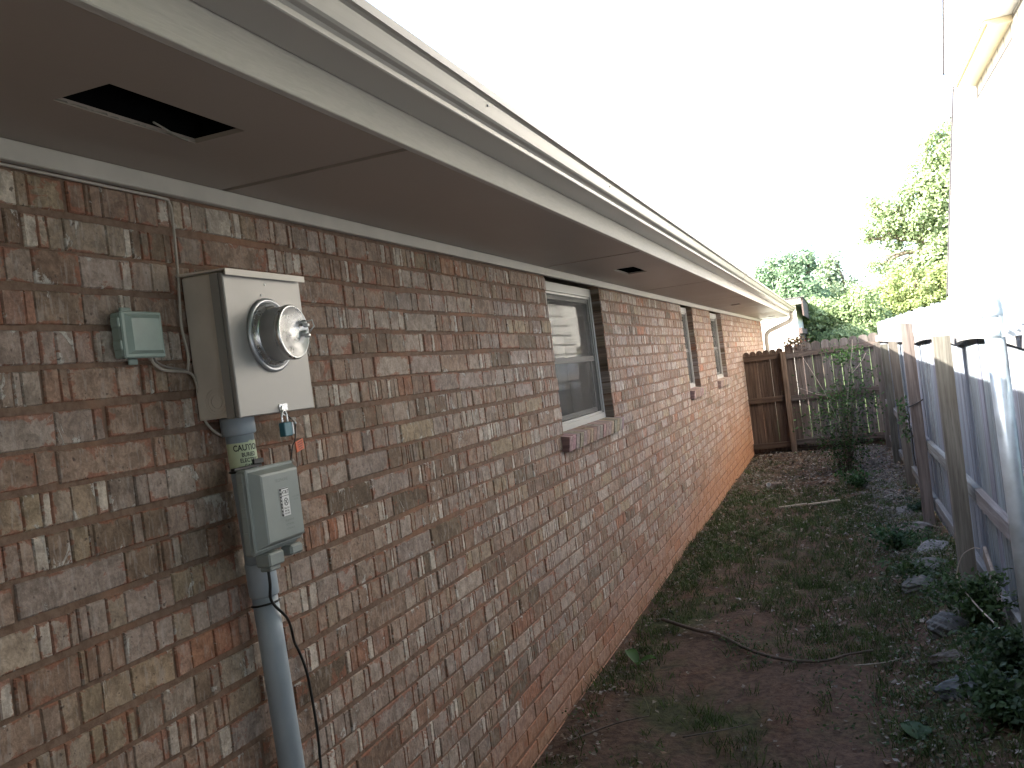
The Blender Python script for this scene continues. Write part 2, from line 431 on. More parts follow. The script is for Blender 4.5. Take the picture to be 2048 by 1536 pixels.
# mortar backing
b.mi = 1; b.col = (1, 1, 1)
def mort(y0, y1, z0, z1):
    b.box((-.12, y0, z0), (-.0050, y1, z1)); rndv.extend([0]*6); uvv.extend([(0, 0)]*8)
ZB = -.16
mort(Y0, Y1, ZB, 1.335)
edges = [Y0]+[e for w_ in WIN for e in w_]+[Y1]
for k in range(0, len(edges), 2): mort(edges[k], edges[k+1], 1.335, 2.26)
b.mi = 0
ncr = int(round((2.24-ZB)/CH))
random.seed(11)
for i in range(ncr):
    z0 = ZB+i*CH+.0062; z1 = ZB+(i+1)*CH-.0062
    if z1 > 2.238: z1 = 2.238
    y = Y0+(BL/2 if i % 2 else 0)+U(-.02, .02)
    wob = lambda yy: .0025*math.sin(yy*1.9+i*2.3)+.002*math.sin(yy*5.3+i)
    while y < Y1:
        ya, yb = y, min(y+BL-.0075+U(-.006, .006), Y1)
        spans = [(ya, yb)]
        if (z0+z1)/2 > WZ0-.01:
            for (wa, wb) in WIN:
                ns = []
                for (p, q_) in spans:
                    if q_ <= wa or p >= wb: ns.append((p, q_))
                    else:
                        if p < wa: ns.append((p, wa))
                        if q_ > wb: ns.append((wb, q_))
                spans = ns
        for (p, q_) in spans:
            if q_-p < .02: continue
            base = pal(); low = (z0 < .35*(.6+.4*rnd()))
            if low: base = tuple(a*.55+c_*.45 for a, c_ in zip(base, (.33, .17, .12)))
            xo = U(-.0018, .0018)
            cuts = [p]
            if not low and rnd() < .80:
                t = p
                while True:
                    t += random.choice([.016, .022, .03, .04, .055, .07, .09, .12])*U(.8, 1.2)
                    if t > q_-.02: break
                    cuts.append(t)
            cuts.append(q_)
            w0 = wob(p)
            for k in range(len(cuts)-1):
                c = base
                if len(cuts) > 2:
                    o = pal(); t = U(.1, .6)
                    if rnd() < .24 and cuts[k+1]-cuts[k] < .045: o = (.50, .44, .38); t = U(.5, .95)
                    c = tuple(a*(1-t)+c_*t for a, c_ in zip(base, o))
                b.col = c
                gap = .0011
                brick_seg(b, cuts[k]+(gap if k else 0), cuts[k+1]-(gap if k < len(cuts)-2 else 0), z0+w0, z1+w0, xo+U(-.0012, .0012), rnd(), k > 0, k < len(cuts)-2)
        y += BL
# reveal bricks inside the window openings (coursed)
for (wa, wb) in WIN:
    for (yy, s_) in ((wa, 1), (wb, -1)):
        for i in range(ncr):
            z0 = ZB+i*CH+.005; z1 = min(2.238, z0+.07)
            if z0 < WZ0-.03: continue
            b.col = tuple(v*.9 for v in pal())
            n = len(b.v)
            ya, yb = (yy-.004, yy+.003) if s_ > 0 else (yy-.003, yy+.004)
            b.box((-.118, ya, z0), (-.006, yb, z1)); rndv.extend([rnd()]*6); uvv.extend([(0, 0)]*8)
# end wall of house (turns the corner) and far sides
b.mi = 1
b.box((-9, Y1-.02, ZB), (-.12, Y1+.09, 2.9)); rndv.extend([0]*6); uvv.extend([(0, 0)]*8)
b.box((-9, Y0, ZB), (-.12, Y0+.1, 2.9)); rndv.extend([0]*6); uvv.extend([(0, 0)]*8)
b.box((-9.1, Y0, ZB), (-9, Y1, 2.4)); rndv.extend([0]*6); uvv.extend([(0, 0)]*8)
# far corner end bricks
b.mi = 0
for i in range(ncr):
    z0 = ZB+i*CH+.005
    b.col = pal(); b.box((-.26, Y1-.0, z0), (-.001, Y1+.10, min(2.238, z0+.07))); rndv.extend([rnd()]*6); uvv.extend([(0, 0)]*8)
wall = b.build('wall', [M['brick'], M['mortar']], house, fix=True)
assert len(uvv) == len(wall.data.vertices) and len(rndv) == len(wall.data.polygons)
ua = wall.data.attributes.new('Edge', 'FLOAT_VECTOR', 'POINT'); ua.data.foreach_set('vector', [c for u_ in uvv for c in (u_[0], u_[1], 0)])
ra = wall.data.attributes.new('Rnd', 'FLOAT', 'FACE'); ra.data.foreach_set('value', rndv[:len(wall.data.polygons)])

# eave
SZ = 2.285; FO = .574
t = MB(); t.box((.0035, Y0, 2.243), (.024, 6.9, SZ), bev=.002); t.box((.0025, 6.903, 2.241), (.022, 19.95, SZ), bev=.002)
t.build('frieze_board', M['white'], house)
seams = [Y0, -.69, 2.03, 4.80, 7.49, 10.22, 12.95, 16.25, 20.10]
HOLES = [(.246, .372, 1.262, 1.640, 1), (.246, .372, 5.50, 5.93, 3), (.246, .372, 11.79, 12.08, 5), (.246, .372, 18.45, 18.80, 7)]
random.seed(5)
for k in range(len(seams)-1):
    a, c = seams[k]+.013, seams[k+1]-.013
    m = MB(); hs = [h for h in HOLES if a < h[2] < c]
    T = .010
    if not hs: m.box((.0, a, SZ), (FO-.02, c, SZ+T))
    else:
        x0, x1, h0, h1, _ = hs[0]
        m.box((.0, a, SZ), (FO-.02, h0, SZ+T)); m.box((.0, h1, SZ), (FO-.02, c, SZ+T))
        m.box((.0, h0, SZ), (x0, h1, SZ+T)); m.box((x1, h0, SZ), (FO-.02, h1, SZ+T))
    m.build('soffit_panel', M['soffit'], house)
# battens behind the seams, ragged edges and hollow boxes over the vent holes
for (x0, x1, h0, h1, _) in HOLES:
    m = MB(); zt = SZ+.0105
    m.box((x0-.04, h0-.02, zt), (x0-.001, h1+.02, zt+.10)); m.box((x1+.001, h0-.02, zt), (x1+.04, h1+.02, zt+.10))
    m.box((x0-.04, h0-.05, zt), (x1+.04, h0-.021, zt+.10)); m.box((x0-.04, h1+.021, zt), (x1+.04, h1+.05, zt+.10))
    m.box((x0-.04, h0-.05, zt+.101), (x1+.04, h1+.05, zt+.12))
    v_ = m.build('vent_opening', M['dark'], house)
    for s_ in (0, 1):                                                    # torn lining at the rims
        e = MB(); y = h0
        while y < h1:
            L = U(.01, .05); xx = x0 if s_ == 0 else x1; d = U(.001, .005)*(1 if s_ == 0 else -1)
            e.poly([(xx, y, SZ+.002), (xx, min(y+L, h1), SZ+.002), (xx+d, min(y+L*.8, h1), SZ+.004), (xx+d*U(.3, 1), y+L*.2, SZ+.003)]); y += L
        e.build('torn_edge', M['paper'], v_)
    if h0 < 3:
        e = MB(); e.tube(smooth_path([(x0+.012, 1.50, SZ+.012), (x0+.016, 1.53, SZ+.003), (x0+.012, 1.57, SZ-.003), (x0+.004, 1.61, SZ-.001)], 4), .0022, 5)
        e.build('loose_wire', M['paper'], v_)
f = MB(); f.box((FO-.02, Y0, SZ-.001), (FO, 20.12, 2.47), bev=.002)
f.box((0.0, 20.1035, SZ-.012), (FO-.0205, 20.125, 2.47))
f.build('fascia', M['fascia'], house)
# gutter: K style profile
G = MB(); G.smooth = False
prof = [(.579, 2.3635), (.668, 2.3635), (.6705, 2.366), (.671, 2.377), (.676, 2.3825), (.686, 2.386), (.691, 2.391), (.696, 2.402), (.701, 2.414), (.7045, 2.4215), (.710, 2.4255), (.718, 2.4275), (.7188, 2.447), (.709, 2.448)]
inn = [(.705, 2.442), (.700, 2.426), (.690, 2.406), (.684, 2.394), (.666, 2.385), (.663, 2.369), (.584, 2.369), (.584, 2.455), (.579, 2.455)]
G.prism(prof+inn, Y0, 20.22)
G.box((.579, 20.22, 2.3635), (.668, 20.224, 2.44)); 
gut = G.build('gutter', M['gutter'], house)
j = MB()
for yy in (9.2, 15.4):
    pr = [(x+(.0022 if x > .6 else 0), z-(.0022 if z < 2.40 else -.001)) for x, z in prof]
    j.prism(pr+inn, yy, yy+.05)
j.box((.574, Y0, 2.4555), (.590, 20.2, 2.468)); j.build('seam_cover', M['gutter'], gut)
for yy in [0.9+1.35*k for k in range(15)]:
    n_ = MB(); n_.lathe([(.0035, 0), (.003, .003), (0, .004)], (.7000, yy, 2.4120), 'x', 8)
    n_.build('spike_head', M['metal'], gut)
d = MB(); d.smooth = True
P = [(.625, 20.06, 2.365), (.625, 20.06, 2.31), (.622, 20.06, 2.26), (.60, 20.06, 2.215), (.56, 20.06, 2.18), (.50, 20.05, 2.155), (.36, 20.02, 2.105), (.22, 20.0, 2.055), (.13, 19.99, 2.015), (.085, 19.985, 1.96), (.068, 19.98, 1.88), (.066, 19.98, 1.4), (.066, 19.98, .15)]
d.tube(smooth_path(P, 4), .046, 12, sq=(1.0, .8)); d.build('downspout', M['gutter'], house)
# roof
r = MB()
def slab(mb, q, th):
    n = len(mb.v); mb.v += [tuple(p) for p in q]+[(p[0], p[1], p[2]-th) for p in q]
    mb.face([n, n+1, n+2, n+3]); mb.face([n+7, n+6, n+5, n+4])
    for k in range(4): mb.face([n+k, n+4+k, n+4+(k+1) % 4, n+(k+1) % 4])
ez = 2.50; rx = -4.5; rz = ez+.33*(.62-rx)
slab(r, [(.62, Y0-.3, ez), (.62, 20.15, ez), (rx, 20.15, rz), (rx, Y0-.3, rz)], .03)
slab(r, [(-9.6, 20.15, ez), (-9.6, Y0-.3, ez), (rx-.001, Y0-.3, rz), (rx-.001, 20.15, rz)], .03)
r.build('roof', M['shingle'], house)
for yy in (Y0-.02, 20.08):
    gb = MB(); n = 0
    pts = [(.55, 2.47), (rx, rz-.05), (-9.5, 2.47)]
    gb.v += [(x, yy, z) for x, z in pts]+[(x, yy+.02, z) for x, z in pts]
    gb.face([n, n+1, n+2]); gb.face([n+5, n+4, n+3])
    for k in range(3): gb.face([n+k, n+3+k, n+3+(k+1) % 3, n+(k+1) % 3])
    gb.build('gable', M['white'], house)

# windows
def window(wa, wb, sill_y0, sill_y1):
    zb, zt = WZ0+.012, WZT; xf = -.062
    fr = MB(); fw = .038
    zB = zb+.052
    fr.box((-.118, wa+.004, zb), (xf, wa+fw, zt), bev=.002); fr.box((-.118, wb-fw, zb), (xf, wb-.004, zt), bev=.002)
    fr.box((-.118, wa+fw+.0005, zt-.055), (xf+.001, wb-fw-.0005, zt), bev=.002); fr.box((-.118, wa+fw+.0005, zb), (xf+.006, wb-fw-.0005, zb+.045), bev=.003)
    fr.box((-.118, wa+fw+.0005, zb+.0455), (xf-.012, wb-fw-.0005, zb+.056)); fr.box((-.118, wa+fw+.0005, zt-.068), (xf-.008, wb-fw-.0005, zt-.0555))
    for yy in (wa+fw+.0005, wb-fw-.0115): fr.box((-.118, yy, zb+.0565), (xf-.010, yy+.011, zt-.0685))
    root = fr.build('window', M['vinyl'], house)
    zm = zb+.47*(zt-zb)
    s_ = MB(); ya, yb = wa+fw+.012, wb-fw-.012
    # upper sash sits outside, lower sash behind
    s_.box((-.098, ya, zm-.018), (-.080, yb, zm+.018), bev=.002)
    s_.box((-.098, ya, zt-.098), (-.080, yb, zt-.069), bev=.002); s_.box((-.098, ya, zm+.0185), (-.080, ya+.022, zt-.0985), bev=.001); s_.box((-.098, yb-.022, zm+.0185), (-.080, yb, zt-.0985), bev=.001)
    s_.box((-.117, ya, zb+.057), (-.100, yb, zb+.087), bev=.002); s_.box((-.117, ya, zb+.0875), (-.100, ya+.022, zm), bev=.001); s_.box((-.117, yb-.022, zb+.0875), (-.100, yb, zm), bev=.001)
    s_.build('sash', M['vinyl'], root)
    gm = MB(); gm.box((-.091, ya+.0225, zm+.0185), (-.089, yb-.0225, zt-.0985)); gm.box((-.110, ya+.0225, zb+.0875), (-.108, yb-.0225, zm-.0005)); gm.build('pane', M['glass'], root)
    sc = MB(); sc.box((-.0775, ya, zb+.058), (-.0770, yb, zt-.07)); sc.build('insect_screen', M['screen'], root)
    sl_ = MB(); random.seed(int(wa*10))
    y = sill_y0; 
    while y < sill_y1-.02:
        L = min(.077, sill_y1-y)
        sl_.col = tuple(v*U(.8, 1.1) for v in (.31, .225, .185))
        M_ = Matrix.Translation((0, y, WZ0+.012)) @ Matrix.Rotation(R(9), 4, 'Y')
        sl_.box((-.10, 0, -.085+U(-.002, .002)), (.048+U(-.002, .003), L-.009, U(-.002, .0)), M=M_, bev=.0025)
        y += L
    k = MB(); sl_.col = (1, 1, 1); sl_.mi = 1
    M_ = Matrix.Translation((0, 0, WZ0+.012)) @ Matrix.Rotation(R(9), 4, 'Y')
    sl_.box((-.101, sill_y0+.012, -.080), (.042, sill_y1-.012, -.0045), M=M_)
    so_ = sl_.build('window_sill', [M['brick'], M['mortar']], root)
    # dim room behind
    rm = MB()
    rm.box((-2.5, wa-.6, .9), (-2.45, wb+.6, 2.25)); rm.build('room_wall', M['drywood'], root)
window(*WIN[0], 4.80, 6.17); window(*WIN[1], 9.44, 10.34); window(*WIN[2], 11.70, 12.99)
def curtain(y0, y1, col, name='curtain'):
    c = MB(); c.smooth = True; n = 30
    for k in range(n+1):
        yy = y0+(y1-y0)*k/n; xx = -.20+.02*math.sin(k*1.3)
        c.v += [(xx, yy, 1.38), (xx, yy, 2.22)]
    for k in range(n): c.face([2*k, 2*k+2, 2*k+3, 2*k+1])
    c.build(name, plain('curtain_cloth', col, .9), house, fix=False)
curtain(9.52, 10.24, (.30, .27, .22)); curtain(11.8, 12.88, (.30, .27, .22))

# ------------------------------------------------------------------ things on the wall
mbx = empty('electric_meter_box', (0.002, 1.992, 1.69), 'grey metal electric meter box with a round glass meter on the brick wall', 'meter box')
c = MB(); c.box((.0035, 1.840, 1.694), (.118, 2.150, 2.044), bev=.003); c.smooth = True
for k, rr_ in enumerate((.036, .028, .018)):
    c.tube([(.062+rr_*math.cos(a)*.9, 1.8392, 1.735+rr_*math.sin(a)*.9) for a in [2*math.pi*i/20 for i in range(21)]], .0009, 4, cap=False)
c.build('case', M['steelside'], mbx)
c = MB(); c.box((.1185, 1.828, 1.690), (.132, 2.157, 2.040), bev=.0025); c.box((.095, 1.8275, 1.6905), (.1175, 1.8365, 2.039)); c.build('cover', M['steel'], mbx)
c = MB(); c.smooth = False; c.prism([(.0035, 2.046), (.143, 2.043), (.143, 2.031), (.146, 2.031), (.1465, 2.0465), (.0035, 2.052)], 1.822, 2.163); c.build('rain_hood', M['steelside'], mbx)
mc = (0, 1.990, 1.888)
c = MB(); c.smooth = True
c.lathe([(.080, .1322), (.094, .1325), (.0945, .137), (.090, .141), (.085, .141), (.083, .137), (.080, .134), (.079, .1322)], mc, 'x', 56)
ring = c.build('socket_ring', M['metal'], mbx)
c = MB(); c.smooth = True; mcx = (0, 1.988, 1.887)
c.lathe([(.0785, .128), (.0785, .144), (.074, .147), (.0735, .150)], mcx, 'x', 48); c.build('band', M['chrome'], mbx)
c = MB(); c.smooth = True
c.lathe([(.0675, .148), (.0675, .192), (.0685, .194)], mcx, 'x', 48); can = c.build('meter', M['meterbody'], mbx)
c = MB(); c.smooth = True; c.lathe([(.0688, .192), (.0695, .196), (.0695, .203), (.067, .207), (.0635, .208), (.0625, .206)], mcx, 'x', 48); c.build('rim', M['chrome'], can)
c = MB(); c.lathe([(.0630, .2035), (0, .2040)], mcx, 'x', 40); c.build('dial_plate', M['meterface'], can)
c = MB()
Yc, Zc = mcx[1], mcx[2]
fp = lambda u, v: (.2048, Yc+u, Zc+v)
c.box((.2038, Yc-.036, Zc+.012), (.2046, Yc-.004, Zc+.034)); 
for tx, hh, uu_, vv in (('CL200  240V', .006, -.006, -.010), ('3W  60Hz', .006, -.006, -.020), ('TYPE SINGLE PHASE', .0045, 0, -.036), ('WATTHOUR', .005, 0, .043)):
    put_text(c, tx, hh, lambda u, v, a=uu_, b_=vv: fp(u+a, v+b_))
c.build('dial_print', M['facegrey'], can)
c = MB(); c.lathe([(.0620, .2062), (0, .2063)], mcx, 'x', 40); c.build('glass_cover', M['clear'], can)
c = MB(); c.smooth = True
for dz, dx in ((.022, .0), (-.004, .003)):
    c.lathe([(.0075, .2075), (.0075, .217), (.005, .221), (0, .222)], (0, Yc+.036, Zc+dz), 'x', 14)
    c.box((.214, Yc+.030, Zc+dz-.012), (.228, Yc+.042, Zc+dz-.002), bev=.002)
c.tube([(.217, Yc+.04, Zc+.024), (.230, Yc+.052, Zc+.028), (.232, Yc+.054, Zc+.012), (.222, Yc+.044, Zc-.004)], .0017, 6)
c.build('seal_screw', M['chrome'], can)
c = MB(); c.box((.1325, 1.990, 1.694), (.1345, 2.026, 1.712), bev=.0006)
c.tube([(.134, 1.992, 1.700), (.141, 1.990, 1.706), (.141, 1.987, 1.698), (.136, 1.990, 1.692)], .0018, 6)
c.tube([(.131, 1.997, 1.690), (.137, 2.003, 1.682), (.134, 2.014, 1.684), (.131, 2.016, 1.691)], .0025, 6)
c.build('hasp', M['chrome'], mbx)
for q in ((.1325, 1.995, 2.018), (.1325, 1.975, 1.990)):
    c = MB(); c.lathe([(.0035, 0), (.003, .0012), (0, .0015)], q, 'x', 8); c.build('screw', M['meterbody'], mbx)

pl = empty('padlock', (.137, 2.0, 1.655), 'small teal padlock hanging from the bottom of the meter box', 'padlock')
c = MB(); c.box((.128, 1.984, 1.628), (.146, 2.018, 1.664), bev=.002); c.build('body', M['teal'], pl)
c = MB(); c.smooth = True
c.tube(smooth_path([(.137, 1.990, 1.664), (.137, 1.990, 1.680), (.137, 1.994, 1.690), (.137, 2.001, 1.694), (.137, 2.008, 1.690), (.137, 2.012, 1.680), (.137, 2.012, 1.664)], 4), .0028, 8)
c.build('shackle', M['chrome'], pl)
c = MB(); c.box((.1262, 2.0185, 1.631), (.1475, 2.0225, 1.662), bev=.001); c.build('edge_plate', M['chrome'], pl)

tg = empty('seal_tag', (.10, 2.12, 1.60), 'orange plastic tag with lines of small print on a thin wire', 'tag')
c = MB(); c.smooth = True
c.tube(smooth_path([(.135, 2.014, 1.690), (.132, 2.030, 1.676), (.128, 2.052, 1.665), (.125, 2.064, 1.655), (.122, 2.066, 1.640), (.118, 2.064, 1.612), (.112, 2.060, 1.600), (.108, 2.055, 1.575), (.106, 2.048, 1.556)], 4), .0016, 6)
c.build('wire', M['black'], tg)
c = MB(); c.smooth = True; c.lathe([(0, -.005), (.004, -.003), (.004, .003), (0, .005)], (.126, 2.062, 1.657)); c.build('crimp', M['chrome'], tg)
c = MB(); Mt = Matrix.Translation((.112, 2.092, 1.597)) @ Matrix.Rotation(R(12), 4, 'Z') @ Matrix.Rotation(R(7), 4, 'X')
c.box((-.0012, -.028, -.014), (.0012, .028, .014), M=Mt, bev=.0006); c.build('flag', M['orange'], tg)
c = MB()
for i, tx in enumerate(('WARNING SEAL', 'DO NOT BREAK', 'TAMPERING IS', 'UNLAWFUL')):
    put_text(c, tx, .0036, lambda u, v, i=i: Mt @ Vector((.0015, u+.002, v+.009-i*.006)), bold=True)
c.build('print', M['ink'], tg)

# conduit
cdx = .045
cy = lambda z: 1.932+(1.66-z)*.048
cd = empty('conduit', (cdx, 2.0, 0), 'blue grey plastic electrical conduit running down the wall from the meter box', 'conduit')
c = MB(); c.smooth = True
zz = [gh(.05, 2)-.05, .4, .8, 1.1, 1.24]
c.tube([(cdx, cy(z), z) for z in zz], .0325, 28); c.build('lower_pipe', M['pvc'], cd)
c = MB(); c.smooth = True; c.tube([(cdx, cy(z), z) for z in (1.236, 1.24, 1.318, 1.322)], [.036, .0375, .0375, .036], 28)
c.tube([(cdx, cy(z), z) for z in (1.322, 1.44, 1.66)], .035, 28); c.build('upper_pipe', M['pvc'], cd)
c = MB(); c.smooth = True; c.tube([(cdx, cy(z), z) for z in (1.648, 1.651, 1.6935)], [.040, .0425, .0425], 28); c.build('coupling', M['pvc'], cd)
ang0 = math.atan2(-1.95, 1.45)                       # direction on the pipe that faces the alley and the camera side
def cyl(rad, z0):
    def fn(u, v):
        a = ang0+.42+u/rad; z = z0+v
        return (cdx+rad*math.cos(a), cy(z)+rad*math.sin(a), z)
    return fn
c = MB(); c.smooth = True; fn = cyl(.0356, 1.598); nn = 24
for k in range(nn+1):
    u = -.062+.112*k/nn; top_ = .030+(.005*abs(math.sin(k*.9)) if k > 14 else 0)
    c.v += [fn(u, -.034), fn(u, top_)]
for k in range(nn): c.face([2*k, 2*k+2, 2*k+3, 2*k+1])
stk = c.build('warning_sticker', M['sticker'], cd, fix=False)
c = MB()
for tx, hh, v, b_ in (('CAUTION', .0150, .0165, True), ('BURIED', .0100, -.001, True), ('ELECTRIC', .0100, -.0150, True), ('CABLE', .0090, -.0285, True)):
    fn = cyl(.0359, 1.598+v); put_text(c, tx, hh, lambda uu_, vv_: fn(uu_+.002, vv_), bold=b_, sx=.80)
c.build('lettering', M['ink'], stk, fix=False)
# black tie round the pipe
def ringpath(z, rad, tilt=0, n=28, a0=0, a1=2*math.pi): return [(cdx+rad*math.cos(a0+(a1-a0)*i/n), cy(z)+rad*math.sin(a0+(a1-a0)*i/n), z+tilt*math.cos(a0+(a1-a0)*i/n)) for i in range(n+1)]
for z_, tl in ((1.215, .004), (1.556, 0)):
    c = MB(); c.smooth = True; c.tube(ringpath(z_, .0365 if z_ > 1.3 else .0345, tl), .0028, 6, cap=False)
    c.build('cable_tie', M['black'], cd)

# telephone box on the conduit
pb = empty('telephone_box', (.08, 1.94, 1.36), 'grey green plastic telephone box with a black and white sticker strapped to the conduit', 'utility box')
def frus(mb, x0, x1, a, b_):
    (y0, y1, z0, z1), (p0, p1, q0, q1) = a, b_
    n = len(mb.v); mb.v += [(x0, y0, z0), (x0, y1, z0), (x0, y1, z1), (x0, y0, z1), (x1, p0, q0), (x1, p1, q0), (x1, p1, q1), (x1, p0, q1)]
    for f_ in [(0, 1, 2, 3), (4, 5, 6, 7), (0, 1, 5, 4), (1, 2, 6, 5), (2, 3, 7, 6), (3, 0, 4, 7)]: mb.face([n+i for i in f_])
c = MB(); c.box((.079, 1.846, 1.352), (.106, 2.040, 1.562), bev=.006); base = c.build('back_case', M['pvcbox'], pb)
c = MB(); c.box((.1065, 1.844, 1.360), (.114, 2.046, 1.564), bev=.003)
frus(c, .1142, .136, (1.852, 2.041, 1.366, 1.556), (1.868, 2.028, 1.376, 1.546)); frus(c, .136, .1385, (1.868, 2.028, 1.376, 1.546), (1.873, 2.024, 1.380, 1.541))
lid = c.build('lid', M['pvcbox'], pb)
c = MB(); c.box((.082, 1.882, 1.318), (.125, 1.945, 1.3515), bev=.004); c.box((.086, 1.890, 1.306), (.118, 1.935, 1.3175), bev=.003)
c.build('cable_port', M['pvcbox'], pb)
c = MB(); c.box((.084, 1.985, 1.325), (.120, 2.040, 1.3515), bev=.006); c.build('outlet_port', M['pvcbox'], pb)
c = MB(); c.box((.070, 1.848, 1.563), (.082, 1.960, 1.570), bev=.001); c.box((.060, 1.925, 1.5705), (.085, 1.965, 1.583), bev=.001); c.build('mounting_strap', M['black'], pb)
for zz_ in (1.40, 1.46, 1.52):
    c = MB(); c.box((.090, 1.8425, zz_-.012), (.104, 1.8455, zz_+.012), bev=.001); c.build('hinge', M['pvcbox'], base)
fx = .1388
c = MB(); c.box((fx-.0002, 1.934, 1.432), (fx+.0002, 1.974, 1.502)); lb = c.build('sticker', M['label'], lid)
c = MB(); P2 = lambda u, v: (fx+.0005, 1.954+u, 1.467+v)
def rect(u0, u1, v0, v1): c.poly([P2(u0, v0), P2(u1, v0), P2(u1, v1), P2(u0, v1)])
rect(-.0195, -.0105, -.0345, .0345); rect(-.0195, .0195, .0325, .0345); rect(-.0105, .0195, .0145, .0158)
for k in range(40):
    a0, a1 = 2*math.pi*k/40, 2*math.pi*(k+1)/40
    c.poly([P2(.005+.0098*math.cos(a0), .0000+.0098*math.sin(a0)), P2(.005+.0098*math.cos(a1), .0098*math.sin(a1)), P2(.005+.0078*math.cos(a1), .0078*math.sin(a1)), P2(.005+.0078*math.cos(a0), .0078*math.sin(a0))])
for a in (R(45), R(135)):
    ca, sa = math.cos(a), math.sin(a)
    c.poly([P2(.005+x*ca-y*sa, x*sa+y*ca) for x, y in ((-.007, -.0012), (.007, -.0012), (.007, .0012), (-.007, .0012))])
put_text(c, 'AT&T', .0085, lambda u, v: P2(u+.0045, v+.0240), bold=True)
put_text(c, 'CALL 811', .0042, lambda u, v: P2(u+.0045, v-.0160), bold=True)
put_text(c, 'BEFORE', .0040, lambda u, v: P2(u+.0045, v-.0230), bold=True)
put_text(c, 'YOU DIG', .0040, lambda u, v: P2(u+.0045, v-.0295), bold=True)
c.build('sticker_print', M['ink'], lb)
c = MB()
for i, tx in enumerate(('W', 'A', 'R', 'N', 'I', 'N', 'G')): put_text(c, tx, .0052, lambda u, v, i=i: (fx+.0009, 1.954-.015+u, 1.467+.026-i*.0087+v), bold=True)
c.build('sticker_edge_print', M['label'], lb)
c = MB()
for i, tx in enumerate(('TELEPHONE', 'NETWORK', 'INTERFACE')): put_text(c, tx, .0052, lambda u, v, i=i: (fx+.0003, 1.965+u, 1.420-i*.0105+v))
c.build('moulded_lettering', M['faint'], lid); c = MB(); put_text(c, 'TELEPHONE', .0075, lambda u, v: (fx+.0003, 1.950+u, 1.523+v)); c.build('moulded_lettering', M['faint'], lid); c = MB(); put_text(c, 'CUSTOMER', .004, lambda u, v: (fx+.0003, 2.004+u, 1.474+v)); put_text(c, 'ACCESS', .004, lambda u, v: (fx+.0003, 2.004+u, 1.467+v))
c.build('moulded_lettering', M['faint'], lid)

# small junction box
jb = empty('junction_box', (.0, 1.65, 1.855), 'small pale green plastic junction box on the brick left of the meter box', 'junction box')
c = MB(); c.box((.002, 1.590, 1.852), (.028, 1.712, 1.952), bev=.004); c.box((.002, 1.620, 1.9525), (.010, 1.652, 1.966), bev=.002); c.box((.002, 1.628, 1.838), (.008, 1.656, 1.8515), bev=.002); c.build('case', M['jbox'], jb)
c = MB(); c.box((.0285, 1.588, 1.850), (.036, 1.716, 1.954), bev=.003); frus(c, .0362, .043, (1.598, 1.710, 1.859, 1.948), (1.612, 1.700, 1.866, 1.938)); c.build('lid', M['jbox'], jb)
for zz_ in (1.868, 1.918):
    c = MB(); c.box((.012, 1.580, zz_), (.034, 1.5875, zz_+.022), bev=.002); c.build('hinge', M['jbox'], jb)
# cables
def cable(name, P, r_, mat, label, base, seg=8, n=5):
    c = MB(); c.smooth = True; c.tube(smooth_path(P, n), r_, seg); o = c.build(name, mat)
    top(o, base); return tag(o, label, 'cable')
cable('wall_cable', [(.008, Y0+.2, 2.236), (.008, 0, 2.234), (.008, 1.0, 2.237), (.008, 1.6, 2.236), (.008, 1.80, 2.235), (.008, 1.826, 2.228), (.008, 1.832, 2.19), (.008, 1.825, 2.05), (.010, 1.812, 1.93), (.010, 1.822, 1.86), (.012, 1.814, 1.825), (.012, 1.808, 1.814)], .0035, M['cablew'], 'thin dusty white cable stapled under the eave that drops to the meter box', (.008, 1.8, 2.23))
cable('box_cable', [(.020, 1.684, 1.853), (.020, 1.690, 1.838), (.020, 1.72, 1.822), (.016, 1.77, 1.818), (.014, 1.812, 1.813), (.012, 1.832, 1.80), (.010, 1.842, 1.77), (.008, 1.855, 1.70), (.010, 1.870, 1.675), (.012, 1.892, 1.658), (.016, 1.91, 1.648)], .0036, M['cablew'], 'light cable looping from the junction box behind the meter box to the conduit', (.014, 1.80, 1.80))
cable('grey_wire', [(.018, 1.694, 1.852), (.018, 1.700, 1.842), (.014, 1.735, 1.830), (.012, 1.79, 1.822), (.012, 1.810, 1.818)], .0028, plain('grey_wire', (.20, .17, .15), .6), 'short darker grey wire beside the light cable under the junction box', (.014, 1.75, 1.82))
cable('black_cable', [(.095, 1.912, 1.31), (.094, 1.913, 1.27), (.085, 1.920, 1.235), (.085, 1.936, 1.210), (.086, 1.962, 1.185), (.072, 2.00, 1.158), (.040, 2.055, 1.115), (.016, 2.095, 1.07), (.012, 2.12, 1.03), (.012, 2.141, .965), (.012, 2.152, .85), (.012, 2.153, .766), (.012, 2.149, .70), (.014, 2.14, .4), (.03, 2.13, .02)], .0038, M['black'], 'thin black cable tied to the conduit and curving down the bricks', (.08, 1.93, 1.21))

